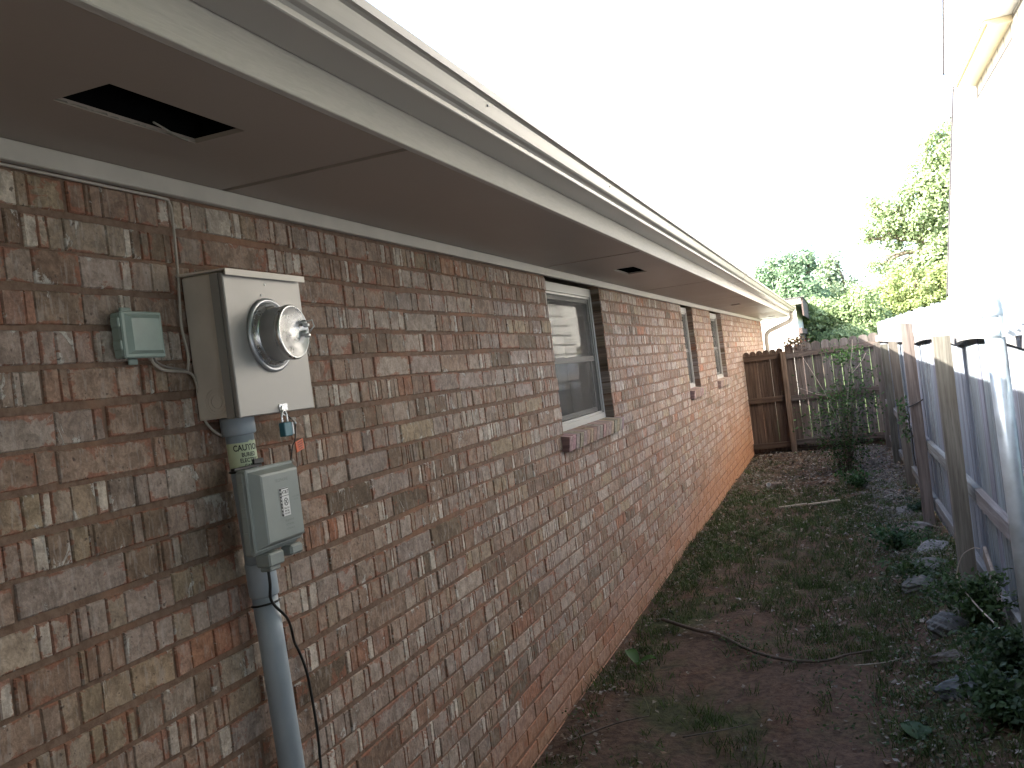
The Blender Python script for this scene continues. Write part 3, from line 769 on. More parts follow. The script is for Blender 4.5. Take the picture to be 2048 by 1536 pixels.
# ------------------------------------------------------------------ right hand fence
random.seed(21)
def fx_(y): return 2.16-.010*(y-4)           # picket face line (our side)
def grey(a=.85, b_=1.15, base=(.175, .205, .245)):
    k = U(a, b_); return tuple(v*k*U(.96, 1.04) for v in base)
fence = empty('side_fence', (2.2, 7, .1), 'weathered grey picket fence running along the right side with the sun on its top', 'fence')
POSTS = [(5.75, 1.65, 2.02), (8.45, 1.76, 2.025), (10.75, 1.60, 2.03), (12.75, 1.555, 2.015), (14.55, 1.565, 2.0)]
bays = [-3.2, .6, 3.9, 5.75, 8.45, 10.75, 12.75, 15.1]
for k in range(len(bays)-1):
    m = MB(); y = bays[k]+.002
    while y < bays[k+1]-.05:
        wd = min(U(.148, .158), bays[k+1]-y); m.col = grey()
        zt = 1.855+U(-.012, .012); zb = gh(fx_(y), y)+U(.0, .03)
        X0 = fx_(y)+U(.0, .006); ta = U(-.002, .002)
        pts = [(y, zb), (y+wd-.004, zb), (y+wd-.004, zt-.03), (y+wd-.034, zt), (y+.030, zt), (y, zt-.03)]
        n = len(m.v); m.v += [(X0+ta*z, a, z) for a, z in pts]+[(X0+.018+ta*z, a, z) for a, z in pts]
        m.face(range(n, n+6)); m.face(range(n+11, n+5, -1))
        for q in range(6): m.face([n+q, n+(q+1) % 6, n+6+(q+1) % 6, n+6+q])
        y += wd+U(-.001, .004)
    m.build('picket_panel', M['woodz'], fence)
def railgrey(): return grey(.9, 1.15, (.185, .188, .195))
def rail(y0, y1, z0, z1, sag, hgt, th, col, mat, xo=0, arch=0):
    m = MB(); m.col = col; n = 14; n0 = len(m.v)
    for i in range(n+1):
        t_ = i/n; y = y0+(y1-y0)*t_; z = z0+(z1-z0)*t_+sag*4*t_*(1-t_)
        x1 = fx_(y)-.002+xo; x0 = x1-th
        m.v += [(x0, y, z), (x1, y, z), (x1, y, z+hgt), (x0, y, z+hgt)]
    for i in range(n):
        for q in range(4): m.face([n0+4*i+q, n0+4*i+(q+1) % 4, n0+4*i+4+(q+1) % 4, n0+4*i+4+q])
    m.face([n0, n0+1, n0+2, n0+3]); m.face([n0+4*n+3, n0+4*n+2, n0+4*n+1, n0+4*n])
    return m.build('rail', mat, fence)
for k in range(len(bays)-1):
    a, c_ = bays[k]+.01, bays[k+1]-.01
    sg = [0, -.03, .03, .035, .01, .008, .005][k]
    rail(a, c_, 1.575 if k > 1 else 1.62, 1.575 if k != 2 else 1.590, sg, .085, .038, railgrey(), M['woody'])
    rail(a, c_, .70-.03*k/3, .69-.03*k/3, U(-.02, .01), .085, .038, railgrey(), M['woody'])
    rail(a, c_, .25-.02*k if k < 5 else .12, .23-.02*k if k < 5 else .1, 0, .08, .036, railgrey(), M['woody'])
for (y, zt, x) in POSTS:
    m = MB(); m.col = grey(.85, 1.1, (.135, .122, .112)); h = .044; n = len(m.v)
    lv = [gh(x, y)-.1, .4, .8, 1.2, zt-.01]
    lean = U(-.004, .012)
    for i, z in enumerate(lv):
        dx, dy = U(-.003, .003)+lean*(z-.8), U(-.003, .003)
        for (a, c_) in ((-h, -h), (h, -h), (h, h), (-h, h)): m.v.append((x+a+dx, y+c_+dy, z+(U(-.01, .01) if i == 4 else 0)))
    for i in range(len(lv)-1):
        for q in range(4): m.face([n+4*i+q, n+4*i+(q+1) % 4, n+4*i+4+(q+1) % 4, n+4*i+4+q])
    m.face([n+4*len(lv)-4+q for q in range(4)])
    m.build('post', M['woodz'], fence)
for (y, zt) in ((7.2, 1.93), (11.8, 1.90)):           # splintered stubs standing above the pickets
    pass
# galvanised post with domed cap and rail clamp
gp = empty('metal_fence_post', (2.036, 3.9, .1), 'galvanised round steel post with a domed cap in front of the grey fence', 'post')
c = MB(); c.smooth = True; c.tube([(2.045, 3.9, 0), (2.040, 3.9, 1.0), (2.036, 3.9, 1.735)], .0355, 32); c.build('pipe', M['galv'], gp)
c = MB(); c.smooth = True; c.lathe([(.0375, 1.708), (.0395, 1.710), (.0395, 1.733), (.0375, 1.736), (.0385, 1.745), (.036, 1.758), (.029, 1.772), (.017, 1.782), (0, 1.786)], (2.036, 3.9, 0), 'z', 32); c.build('cap', M['galv'], gp)
c = MB(); c.smooth = True; c.lathe([(.0365, 1.628), (.0385, 1.629), (.0385, 1.666), (.0365, 1.667)], (2.037, 3.9, 0), 'z', 32)
c.smooth = False; c.box((2.055, 3.855, 1.625), (2.125, 3.862, 1.675), bev=.001); c.box((2.068, 3.84, 1.640), (2.078, 3.855, 1.655), bev=.002); c.box((2.100, 3.846, 1.646), (2.108, 3.855, 1.654), bev=.001)
c.build('clamp', M['galv'], gp)
# cord on the post
c = MB(); c.smooth = True
c.tube(smooth_path([(1.966, 8.43, 1.06), (1.955, 8.39, 1.03), (1.962, 8.36, .98), (1.955, 8.38, .90), (1.965, 8.36, .80), (1.960, 8.38, .66), (1.968, 8.36, .55)], 5), .006, 6)
c.tube(smooth_path([(1.966, 8.36, 1.05), (2.03, 8.395, 1.07), (2.085, 8.39, 1.10)], 5), .006, 6)
o = c.build('cord', M['black']); top(o, (1.966, 8.4, .8)); tag(o, 'black cord tied around a grey fence post and hanging down', 'cord')

# ------------------------------------------------------------------ far fence across the yard
random.seed(8)
ff = empty('back_fence', (1.0, 15.2, 0), 'dark brown wooden fence with rounded pickets closing the far end of the yard', 'fence')
FY = 15.15
def picket(mb, x, wd, zt, zb, y, th=.018, r_=True):
    hw = wd/2; pts = [(x, zb), (x+wd, zb), (x+wd, zt-.045)]
    for a in range(1, 8):
        an = math.pi*a/8; pts.append((x+hw+hw*.96*math.cos(an), zt-.045+.045*math.sin(an)))
    pts.append((x, zt-.045)); k = len(pts); n = len(mb.v)
    mb.v += [(a, y, z) for a, z in pts]+[(a, y+th, z) for a, z in pts]
    mb.face(range(n, n+k)); mb.face(range(n+2*k-1, n+k-1, -1))
    for q in range(k): mb.face([n+q, n+(q+1) % k, n+k+(q+1) % k, n+k+q])
def browngrey(x):
    t_ = sst(.5, 1.0, x); a, b_ = (.088, .060, .045), (.130, .118, .112); k = U(.8, 1.2)
    return tuple((p*(1-t_)+q*t_)*k for p, q in zip(a, b_))
m = MB(); x = .012
while x < .56:
    wd = U(.098, .108); m.col = browngrey(x); picket(m, x, wd, 1.66+U(-.008, .008), .03, FY+U(-.002, .003)); x += wd+U(.001, .004)
m.build('picket_panel', M['woodz'], ff)
m = MB(); x = .66
while x < 2.08:
    wd = U(.125, .14); m.col = browngrey(x); picket(m, x, min(wd, 2.115-x), 1.69+U(-.012, .012)+.02*sst(.8, 1.8, x), .06, FY+U(-.002, .006)); x += wd+(U(.002, .008) if x < 1.0 else U(.003, .010))
m.build('picket_panel', M['woodz'], ff)
for (x0, x1, z, dz) in ((.012, .585, 1.50, .0), (.012, .585, .82, 0), (.012, .585, .085, 0), (.675, 2.04, 1.475, .035), (.675, 2.04, .80, .02), (.675, 2.04, .10, .0)):
    m = MB(); m.col = browngrey(x0+.1); n = 0
    m.v = [(x0, FY-.042, z), (x1, FY-.042, z+dz), (x1, FY-.003, z+dz), (x0, FY-.003, z), (x0, FY-.042, z+.085), (x1, FY-.042, z+dz+.085), (x1, FY-.003, z+dz+.085), (x0, FY-.003, z+.085)]
    for f_ in [(0, 3, 2, 1), (4, 5, 6, 7), (0, 1, 5, 4), (1, 2, 6, 5), (2, 3, 7, 6), (3, 0, 4, 7)]: m.face(f_)
    m.build('rail', M['woodx'], ff)
m = MB(); m.col = (.16, .115, .085); m.box((.59, FY-.11, -.05), (.668, FY-.02, 1.60), bev=.003); m.build('post', M['woodz'], ff)
m = MB(); m.col = (.06, .045, .035); m.box((.0, FY+.03, -.05), (2.1, FY+.045, .17)); m.build('kick_board', M['woodx'], ff)

# ------------------------------------------------------------------ plants helper
def leaf_quad(mb, p, size, nrm=None, asp=.5, droop=.3):
    a = Vector((U(-1, 1), U(-1, 1), U(-.6, .6))).normalized(); b_ = a.cross(Vector((U(-1, 1), U(-1, 1), U(-1, 1)))).normalized()
    if nrm is not None:
        nn_ = (Vector(nrm)+.9*Vector((U(-1, 1), U(-1, 1), U(-1, 1)))).normalized(); a = nn_.orthogonal().normalized()
        an = U(0, 6.28); a = (math.cos(an)*a+math.sin(an)*nn_.cross(a)).normalized(); b_ = nn_.cross(a)
    p = Vector(p); L = size; W = size*asp
    c_ = a.cross(b_)
    n = len(mb.v)
    mb.v += [tuple(p), tuple(p+a*L*.5+b_*W*.5-c_*L*.06), tuple(p+a*L-c_*droop*L*.4), tuple(p+a*L*.5-b_*W*.5-c_*L*.06)]
    mb.face([n, n+1, n+2, n+3])
def blob_crown(mb, blobs, n, size, c0, c1, shell=.35, cut=.0, seed=1, clump=.28):
    """leaves gathered in clumps through each blob's outer volume"""
    random.seed(seed)
    tot = sum(b_[3]*b_[4]*b_[5] for b_ in blobs)
    for (x, y, z, rx_, ry, rz_) in blobs:
        nb = int(n*(rx_*ry*rz_)/tot); per = 26
        for _ in range(max(1, nb//per)):
            while True:
                v = Vector((U(-1, 1), U(-1, 1), U(-1, 1)))
                if .05 < v.length <= 1: break
            v = v.normalized()*(1-shell*abs(random.gauss(0, .6))) if rnd() < .85 else v
            if rnd() < .12: v *= U(1.0, 1.14)
            c_ = Vector((x+v.x*rx_, y+v.y*ry, z+v.z*rz_)); t_ = rnd(); cr = clump*U(.6, 1.35)
            base = tuple(a*(1-t_)+b_*t_ for a, b_ in zip(c0, c1))
            for _ in range(per):
                d_ = Vector((random.gauss(0, .5), random.gauss(0, .5), random.gauss(0, .38)))
                k = U(.8, 1.2); mb.col = tuple(a*k for a in base)
                leaf_quad(mb, c_+d_*cr, size*U(.7, 1.3), nrm=(v+d_*.6+Vector((0, 0, .4))), asp=.62)
def tree(name, label, base, blobs, n, size, c0, c1, trunk_h, tr=.18, seed=1, group=None, clump=.3, limbs=True):
    root = empty(name, base, label, 'tree', group)
    random.seed(seed*7+1)
    m = MB(); m.smooth = True; m.col = (.16, .13, .10); bx_, by_, bz_ = base
    cxm = sum(b_[0] for b_ in blobs)/len(blobs); cym = sum(b_[1] for b_ in blobs)/len(blobs)
    tp = (bx_+(cxm-bx_)*.6, by_, trunk_h)
    m.tube(smooth_path([(bx_, by_, -.1), (bx_+U(-.1, .1), by_, trunk_h*.5), tp], 4), [tr*(1-.5*i/8) for i in range(9)], 10)
    for (x, y, z, rx_, ry, rz_) in blobs:
        mid = ((tp[0]+x)/2+U(-.3, .3), (tp[1]+y)/2, (tp[2]+z)/2+.2)
        P_ = smooth_path([tp, mid, (x, y, z), (x+U(-.4, .4)*rx_, y, z+rz_*.6)], 4)
        m.tube(P_, [tr*.5*(1-.85*i/(len(P_)-1)) for i in range(len(P_))], 7)
        for _ in range(3):
            q = (x+U(-.8, .8)*rx_, y+U(-.8, .8)*ry, z+U(-.3, .8)*rz_); m.tube(smooth_path([mid, ((mid[0]+q[0])/2, (mid[1]+q[1])/2, (mid[2]+q[2])/2+.15), q], 3), [tr*.2*(1-.8*i/6) for i in range(7)], 5)
    m.build('trunk', M['bark'], root)
    m = MB(); blob_crown(m, blobs, n, size, c0, c1, seed=seed, clump=clump); m.build('crown', M['leaf'], root, fix=False)
    return root
def px(pxx, py, Y):
    """photo pixel -> point at depth Y (used once to size the trees)"""
    d_ = (pxx-1024)/1832.6*rr-(py-768)/1832.6*uu+fwd; t_ = Y/d_.y
    return (CX+d_.x*t_, Y, CZ+d_.z*t_)
def blob(pxx, py, Y, rpx, rpy=None, ry=None):
    x, y, z = px(pxx, py, Y); k = Y/1832.6*.99; rpy = rpy or rpx
    return (x, y, z, rpx*k, (ry or rpx)*k, rpy*k)
T = tree('evergreen_tree', 'rounded blue green tree beyond the gutter end, tallest of the left trees', (.6, 44, 0),
     [blob(1560, 560, 44, 52, 50), blob(1600, 530, 44, 30, 36), blob(1540, 590, 44, 40, 40), blob(1600, 590, 43, 48, 45), blob(1575, 640, 43, 60, 50), blob(1618, 520, 44, 15, 20)],
     15000, .15, (.10, .17, .10), (.26, .36, .22), 3.0, .22, 3, 'trees beyond the fences', clump=.34)
T = tree('evergreen_tree', 'slim pale blue green tree between the rounded tree and the leafy bush', (2.6, 47, 0),
     [blob(1655, 545, 47, 26, 34), blob(1660, 515, 47, 14, 18), blob(1650, 590, 47, 38, 36), blob(1690, 580, 47, 26, 26), blob(1655, 630, 47, 45, 36)],
     8000, .16, (.19, .26, .15), (.35, .43, .28), 3.0, .18, 4, 'trees beyond the fences', clump=.32)
T = tree('leafy_tree', 'low bright green leafy tree just above the far fence', (1.9, 31, 0),
     [blob(1640, 630, 31, 40, 34), blob(1690, 640, 31, 42, 36), blob(1720, 605, 31, 34, 30), blob(1630, 670, 31, 46, 26), blob(1690, 680, 30, 50, 26), blob(1745, 645, 31, 36, 34)],
     15000, .10, (.18, .25, .11), (.36, .45, .24), 1.6, .12, 5, 'trees beyond the fences', clump=.22)
T = tree('leafy_tree', 'broad yellow green tree crown against the white house, below the tall tree', (4.6, 33, 0),
     [blob(1780, 590, 33, 44, 36), blob(1830, 575, 33, 46, 40), blob(1880, 585, 33, 40, 40), blob(1770, 625, 33, 50, 26), blob(1840, 615, 33, 60, 26), blob(1900, 560, 33, 40, 40)],
     16000, .10, (.21, .27, .09), (.38, .44, .21), 2.4, .14, 6, 'trees beyond the fences', clump=.22)
T = tree('leafy_tree', 'tall loose yellow green tree reaching highest beside the white house', (6.4, 38, 0),
     [blob(1880, 300, 38, 38, 44), blob(1905, 250, 38, 28, 26), blob(1900, 330, 38, 40, 40), blob(1870, 400, 38, 50, 44), blob(1850, 350, 38, 36, 34), blob(1900, 370, 38, 50, 50), blob(1820, 395, 38, 34, 26), blob(1770, 420, 38, 34, 22), blob(1745, 405, 38, 16, 14), blob(1840, 440, 38, 50, 36), blob(1765, 455, 38, 42, 18), blob(1740, 478, 38, 22, 13), blob(1890, 470, 38, 50, 50), blob(1860, 520, 38, 44, 28), blob(1800, 480, 38, 30, 20), blob(1815, 540, 38, 50, 16), blob(1765, 528, 38, 32, 12), blob(1890, 540, 38, 40, 36)],
     34000, .13, (.20, .27, .13), (.37, .45, .26), 4.5, .25, 7, 'trees beyond the fences', clump=.30)

# dry vine on the far fence
vn = empty('dead_vine', (.85, 15.2, 1.7), 'brown dead vine heaped on top of the far fence', 'vine')
random.seed(31); m = MB(); m.smooth = True; m.col = (.07, .045, .03)
for _ in range(16):
    x = U(.62, 1.0); z = 1.66; P_ = [(x, 15.2, z-.1)]
    for k in range(5): P_.append((P_[-1][0]+U(-.07, .07), 15.2+U(-.08, .08), P_[-1][2]+U(-.02, .06)))
    m.tube(smooth_path(P_, 3), .004, 5)
m.build('stem', M['bark'], vn)
m = MB()
for _ in range(420):
    a = random.gauss(.83, .09); z = 1.68+abs(random.gauss(0, .07)); m.col = tuple(v*U(.6, 1.5) for v in (.10, .065, .035)); leaf_quad(m, (a, 15.2+random.gauss(0, .06), z), U(.02, .045), asp=.7)
m.build('dry_leaf_heap', M['dryleaf'], vn, fix=False)['kind'] = 'stuff'

# ------------------------------------------------------------------ far white house beyond the fence
fh = empty('white_house', (-3, 26, 0), 'sunlit white house wall seen under the gutter end beyond the far fence', 'house')
m = MB(); m.box((-9, 26, 0), (.50, 32, 2.75)); m.build('wall', M['farwall'], fh)
m = MB(); m.box((.50, 25.95, 0), (.535, 32, 1.95)); m.box((.5005, 25.93, 1.951), (.60, 32, 2.10)); m.build('corner_board', M['brownboard'], fh)
m = MB(); m.box((-9.2, 25.85, 2.751), (.66, 32.2, 2.90)); m.build('fascia', M['farwall'], fh)
m = MB(); m.box((.661, 25.86, 2.42), (.70, 32, 2.91)); m.build('rake_board', M['brownboard'], fh)
slab(m2 := MB(), [(.72, 25.8, 2.93), (.72, 32.3, 2.93), (-9.2, 32.3, 3.3), (-9.2, 25.8, 2.935)], .02); m2.build('roof', M['shingle'], fh)

# ------------------------------------------------------------------ neighbour's house on the right
nb = empty('neighbour_house', (6, 12, 0), 'bright white neighbour house rising behind the right fence, washed out by sun', 'house')
NX = 4.0
outer = [(-4, -.1), (23.0, -.1), (23.0, 2.36), (23.81, 2.405), (18.76, 6.048), (19.85, 6.54), (18.71, 7.578), (16.2, 9.9), (11, 9.9), (-4, 9.9)]
inner = [(8.5, -.1), (20.6, -.1), (20.45, 2.3), (16.42, 5.33), (16.42, 9.8), (8.5, 9.8)]
def yzprism(mb, pts, x0, x1):
    n = len(mb.v); k = len(pts); mb.v += [(x0, y, z) for y, z in pts]+[(x1, y, z) for y, z in pts]
    mb.face(range(n, n+k)); mb.face(range(n+2*k-1, n+k-1, -1))
    for q in range(k): mb.face([n+q, n+(q+1) % k, n+k+(q+1) % k, n+k+q])
m = MB(); yzprism(m, inner, NX+.02, NX+7); m.build('wall', M['siding'], nb)
# overhanging rake: broad white board from eave up, with thin grey roof edge
m = MB()
def strip(mb, A, B, wd, x0, x1):
    A = Vector((0, *A)); B = Vector((0, *B)); d_ = (B-A).normalized(); nrm = Vector((0, -d_.z, d_.y))*wd
    P_ = [A, B, B+nrm, A+nrm]; yzprism(mb, [(p.y, p.z) for p in P_], x0, x1)
yzprism(m, [(23.75, 2.40), (20.47, 2.25), (16.44, 5.34), (16.44, 9.8), (16.1, 9.9), (18.68, 7.57), (19.80, 6.53), (18.74, 6.04)], NX-.0, NX+6.9); m.build('gable_end', M['farwall'], nb)
m = MB(); strip(m, (23.78, 2.38), (18.76, 6.04), .035, NX-.03, NX+6.8); m.build('roof_edge', M['redge'], nb)
m = MB(); strip(m, (19.86, 6.53), (16.25, 9.9), .025, NX-.03, NX+6.8); m.build('roof_edge', M['redge'], nb)
m = MB(); yzprism(m, [(21.2, 2.12), (23.2, 2.12), (23.2, 2.40), (21.2, 2.33)], NX-.04, NX+.6); m.build('eave_return', M['creamsof'], nb)
m = MB(); m.box((NX-.26, 13.3, 5.42), (NX+.019, 16.5, 5.46)); m.box((NX-.30, 13.3, 5.461), (NX+.018, 16.5, 5.50)); sf = m.build('eave_soffit', M['creamsof'], nb)
m = MB(); m.box((NX-.32, 8.5, 5.505), (NX+.017, 16.55, 5.75)); m.build('eave_fascia', M['farwall'], nb)

# ------------------------------------------------------------------ shrub at the far end
random.seed(41)
sh = empty('shrub', (1.42, 12.5, 0), 'dark green leggy shrub standing in front of the far fence', 'shrub')
st_, lf = MB(), MB(); st_.smooth = True; st_.col = (.10, .08, .06)
tips = []
for k in range(26):
    bx_, by_ = 1.40+U(-.07, .07), 12.4+U(-.07, .07); hgt = U(.5, 1.15) if k > 4 else U(1.25, 1.5)
    sp = U(.1, .55) if k > 4 else U(.05, .3); an = U(0, 6.28)
    if k < 3: an = U(-.6, .6)
    P_ = [(bx_, by_, -.02), (bx_+sp*.25*math.cos(an), by_+sp*.25*math.sin(an), hgt*.35), (bx_+sp*.6*math.cos(an), by_+sp*.6*math.sin(an), hgt*.7), (bx_+sp*math.cos(an), by_+sp*math.sin(an), hgt)]
    Q = smooth_path(P_, 5); st_.tube(Q, [.007*(1-.7*i/(len(Q)-1)) for i in range(len(Q))], 5); tips.append(Q)
for k, Q in enumerate(tips):
    for _ in range(105 if k > 4 else 70):
        i = int(len(Q)*U(.15 if k > 4 else .55, .999)); p = Q[i]; w_ = .13
        p = p+Vector((random.gauss(0, w_), random.gauss(0, w_), random.gauss(0, .09)))
        if p.z < .02: continue
        g_ = U(.6, 1.5) if rnd() < .85 else 2.2; lf.col = (.028*g_, .060*g_, .018*g_); leaf_quad(lf, p, U(.025, .055), asp=.5)
for cx_, cz_, w_, n_l in ((1.52, 1.47, .13, 260), (1.35, .95, .15, 170), (1.42, .75, .2, 170), (1.75, .9, .08, 60)):
    for _ in range(n_l):
        p = Vector((random.gauss(cx_, w_), random.gauss(12.4, .12), random.gauss(cz_, .06))); g_ = U(.9, 2.2); lf.col = (.035*g_, .075*g_, .02*g_); leaf_quad(lf, p, U(.03, .06), asp=.5)
st_.build('stem', M['bark'], sh); lf.build('foliage', M['leaf'], sh, fix=False)
# bare twigs above
m = MB(); m.smooth = True; m.col = (.30, .26, .22)
for P_ in ([(1.40, 12.4, .5), (1.25, 12.3, 1.0), (1.10, 12.3, 1.35), (1.03, 12.3, 1.50)], [(1.45, 12.4, .6), (1.55, 12.3, 1.2), (1.62, 12.3, 1.5), (1.64, 12.3, 1.66)], [(1.25, 12.3, 1.0), (1.15, 12.3, 1.02), (.95, 12.3, 1.12)], [(1.55, 12.3, 1.2), (1.7, 12.3, 1.35), (1.78, 12.3, 1.47)]):
    m.tube(smooth_path(P_, 4), .0045, 5)
m.build('twig', M['bark'], sh)

# ------------------------------------------------------------------ rocks, litter, grass
def rock(p, sx, sy, sz, label, col, seed, name='rock', group=None):
    random.seed(seed); import bmesh
    bm = bmesh.new(); bmesh.ops.create_icosphere(bm, subdivisions=4, radius=1)
    ph = [U(0, 6) for _ in range(9)]
    planes = [(Vector((U(-1, 1), U(-1, 1), U(-.3, 1))).normalized(), U(.55, .85)) for _ in range(9)]
    for v in bm.verts:
        c_ = v.co
        for nn_, dd in planes:
            o_ = c_.dot(nn_)-dd
            if o_ > 0: c_ -= nn_*o_*.92
        c_ *= 1+.06*math.sin(c_.x*6+ph[0])+.06*math.sin(c_.y*7+ph[1])+.05*math.sin(c_.z*13+ph[2]+c_.x*11)+.03*math.sin(c_.x*23+c_.y*19+ph[3])+U(-.005, .005)
        v.co = Vector((c_.x*sx, c_.y*sy, c_.z*sz))
    bm.transform(Matrix.Rotation(U(0, 6.28), 4, 'Z'))
    me = bpy.data.meshes.new(name); bm.to_mesh(me); bm.free()
    at = me.color_attributes.new('Col', 'FLOAT_COLOR', 'CORNER'); at.data.foreach_set('color', np.tile(np.array([*col, 1], dtype=np.float32), len(me.loops)))
    me.materials.append(M['stone']); o = bpy.data.objects.new(name, me); COL.objects.link(o)
    o.location = (p[0], p[1], gh(p[0], p[1])+sz*.12); return tag(o, label, 'rock', group)
RG = 'rocks along the foot of the side fence'
rock((1.93, 8.15), .10, .13, .075, 'pale rounded rock beside the foot of a fence post, furthest of the larger rocks', (.13, .122, .115), 1, group=RG)
rock((1.93, 7.25), .15, .12, .07, 'light grey flat rock just behind the nearest wooden fence post', (.15, .15, .152), 2, group=RG)
rock((1.88, 6.45), .11, .12, .05, 'low grey rock in the weeds left of the nearest wooden post', (.10, .098, .092), 3, group=RG)
rock((1.80, 6.05), .14, .11, .06, 'grey rock with a mossy side in front of the nearest wooden post', (.095, .095, .088), 4, group=RG)
rock((1.84, 5.2), .11, .16, .09, 'upright grey stone block below the long dry stem', (.085, .088, .088), 5, group=RG)
rock((1.80, 4.72), .06, .10, .07, 'small tilted brownish stone between two larger blocks', (.085, .075, .066), 6, group=RG)
rock((1.87, 4.28), .14, .17, .075, 'broad slate grey slab in the lower right corner among the ivy', (.075, .085, .09), 7, group=RG)
rock((1.97, 5.45), .08, .08, .06, 'pale knobbly stone at the base of the nearest post', (.12, .115, .105), 8, group=RG)
rock((1.92, 9.3), .12, .16, .06, 'flat cracked pale slab at the edge of the gravel', (.12, .115, .11), 9, group=RG)

random.seed(77)
def stuff(name, mb, mat, label, cat): return tag(mb.build(name, mat, fix=False), label, cat, kind='stuff')
# gravel strip
m = MB()
for _ in range(3600):
    y = U(7.2, 15) if rnd() < .85 else U(4, 7.2); xm = 1.86-.02*(y-8); x = random.gauss(xm, .11 if y < 11 else .15)
    if x > 2.1 or x < 1.3: continue
    s_ = U(.008, .028)*(1.25 if y > 9 else .8); k = U(.5, 1.35); m.col = (.15*k, .135*k, .125*k)
    z = gh(x, y)+s_*.25; n = len(m.v); a = U(0, 6.28)
    ring_ = [(math.cos(a+i*1.2566)*s_*U(.6, 1.1), math.sin(a+i*1.2566)*s_*U(.6, 1.1)) for i in range(5)]
    m.v += [(x+p[0], y+p[1], z-s_*.3) for p in ring_]+[(x+p[0]*.6, y+p[1]*.6, z+s_*U(.3, .6)) for p in ring_]
    m.face([n+5+i for i in range(5)])
    for i in range(5): m.face([n+i, n+(i+1) % 5, n+5+(i+1) % 5, n+5+i])
stuff('gravel', m, M['stone'], 'strip of pale gravel along the foot of the side fence', 'gravel')
# dry leaves
def patch(x, y): return .5+.5*math.sin(x*3.1+1.3*math.sin(y*1.1))*math.cos(y*1.35+.7+x*1.2)+.25*math.sin(x*9+y*6.2)
m = MB()
cnt = 0
while cnt < 13000:
    y = 3.3+12*rnd()**1.15; x = U(.02, 2.1)
    near_wall = math.exp(-((x-.10)/.10)**2); right = sst(.9, 1.7, x); far = sst(9.5, 12.5, y)
    pr = .10+.55*near_wall+.65*right+.8*far+.15*patch(x, y)
    if y < 5.5 and .30 < x < 1.45: pr *= .15
    elif y < 6.5 and x > 1.3: pr *= .6
    if rnd() > pr: continue
    cnt += 1; L = U(.014, .034)*(1 if y < 8 else 1.35); a = U(0, 6.28); ca, sa = math.cos(a), math.sin(a); W_ = L*U(.3, .5); z = gh(x, y)+U(.004, .022)
    k = U(.5, 1.3); t_ = rnd(); base = (.17, .145, .12) if t_ < .6 else ((.13, .085, .055) if t_ < .88 else (.22, .21, .195)); m.col = tuple(v*k for v in base)
    tz = U(-.3, .5)*L; n = len(m.v); up1 = U(0, .4)*L
    m.v += [(x-ca*L/2, y-sa*L/2, z), (x-sa*W_, y+ca*W_, z+up1), (x+ca*L/2, y+sa*L/2, z+abs(tz)), (x+sa*W_, y-ca*W_, z+U(0, .4)*L)]
    m.face([n, n+1, n+2]); m.face([n, n+2, n+3])
stuff('dry_leaves', m, M['dryleaf'], 'scattered dry brown and grey leaves on the soil', 'leaves')
# grass and low weeds
m = MB()
def blade(x, y, h, lean, w_, col):
    a = U(0, 6.28); ca, sa = math.cos(a), math.sin(a); z = gh(x, y); b2 = U(0, 3.14); wx, wy = math.cos(b2)*w_, math.sin(b2)*w_
    n = len(m.v); m.col = col
    m.v += [(x-wx, y-wy, z), (x+wx, y+wy, z), (x+ca*lean*.4+wx*.8, y+sa*lean*.4+wy*.8, z+h*.6), (x+ca*lean*.4-wx*.8, y+sa*lean*.4-wy*.8, z+h*.6), (x+ca*lean, y+sa*lean, z+h)]
    m.face([n, n+1, n+2, n+3]); m.face([n+3, n+2, n+4])
def tuft(x, y, nb_, h, spread):
    kk = U(.7, 1.35)
    for _ in range(nb_):
        k = kk*U(.7, 1.3); yel = rnd() < .12
        blade(x+random.gauss(0, spread), y+random.gauss(0, spread), h*U(.5, 1.2), U(.2, 1.1)*h, U(.0012, .0028), (.095*k, .10*k, .05*k) if yel else (.050*k, .080*k, .022*k))
random.seed(55); cnt = 0
while cnt < 3400:
    y = 3.4+11*rnd()**1.1; x = U(.03, 2.1)
    pr = sst(.55, 1.05, patch(x, y)) * (.75 if y > 5.3 else .35)+.75*math.exp(-((x-.16)/.14)**2)*(1 if 4.6 < y < 11 else .15)+.5*math.exp(-((x-1.25)/.30)**2)*(y > 5)+.35*(6 < y < 11.5)+.4*(x > 1.45 and y < 6)+.03
    if y > 11.3: pr *= .25
    if rnd() > pr: continue
    cnt += 1; tuft(x, y, int(U(8, 18)), U(.025, .075), .028)
stuff('grass', m, M['grass'], 'patches of short green grass and weeds on the soil of the yard', 'grass')
# broad small weed leaves as ground cover
m = MB(); random.seed(56); cnt = 0
while cnt < 560:
    y = 3.6+9.5*rnd(); x = U(.05, 2.08)
    pr = sst(.5, 1.0, patch(x+.3, y+.5))*.6+.8*sst(1.25, 1.9, x)*(y < 8)
    if rnd() > pr or (y < 5.0 and .3 < x < 1.2): continue
    cnt += 1; g0 = U(.6, 1.5); hh = U(.02, .09)
    for _ in range(int(U(10, 26))):
        g_ = g0*U(.75, 1.3); m.col = (.040*g_, .070*g_, .022*g_)
        leaf_quad(m, (x+random.gauss(0, .05), y+random.gauss(0, .05), gh(x, y)+abs(random.gauss(0, 1))*hh*.7+.004), U(.010, .024), nrm=(0, 0, 1.2), asp=.6)
stuff('ground_cover', m, M['leaf'], 'low leafy weeds covering the soil toward the fence', 'weeds')

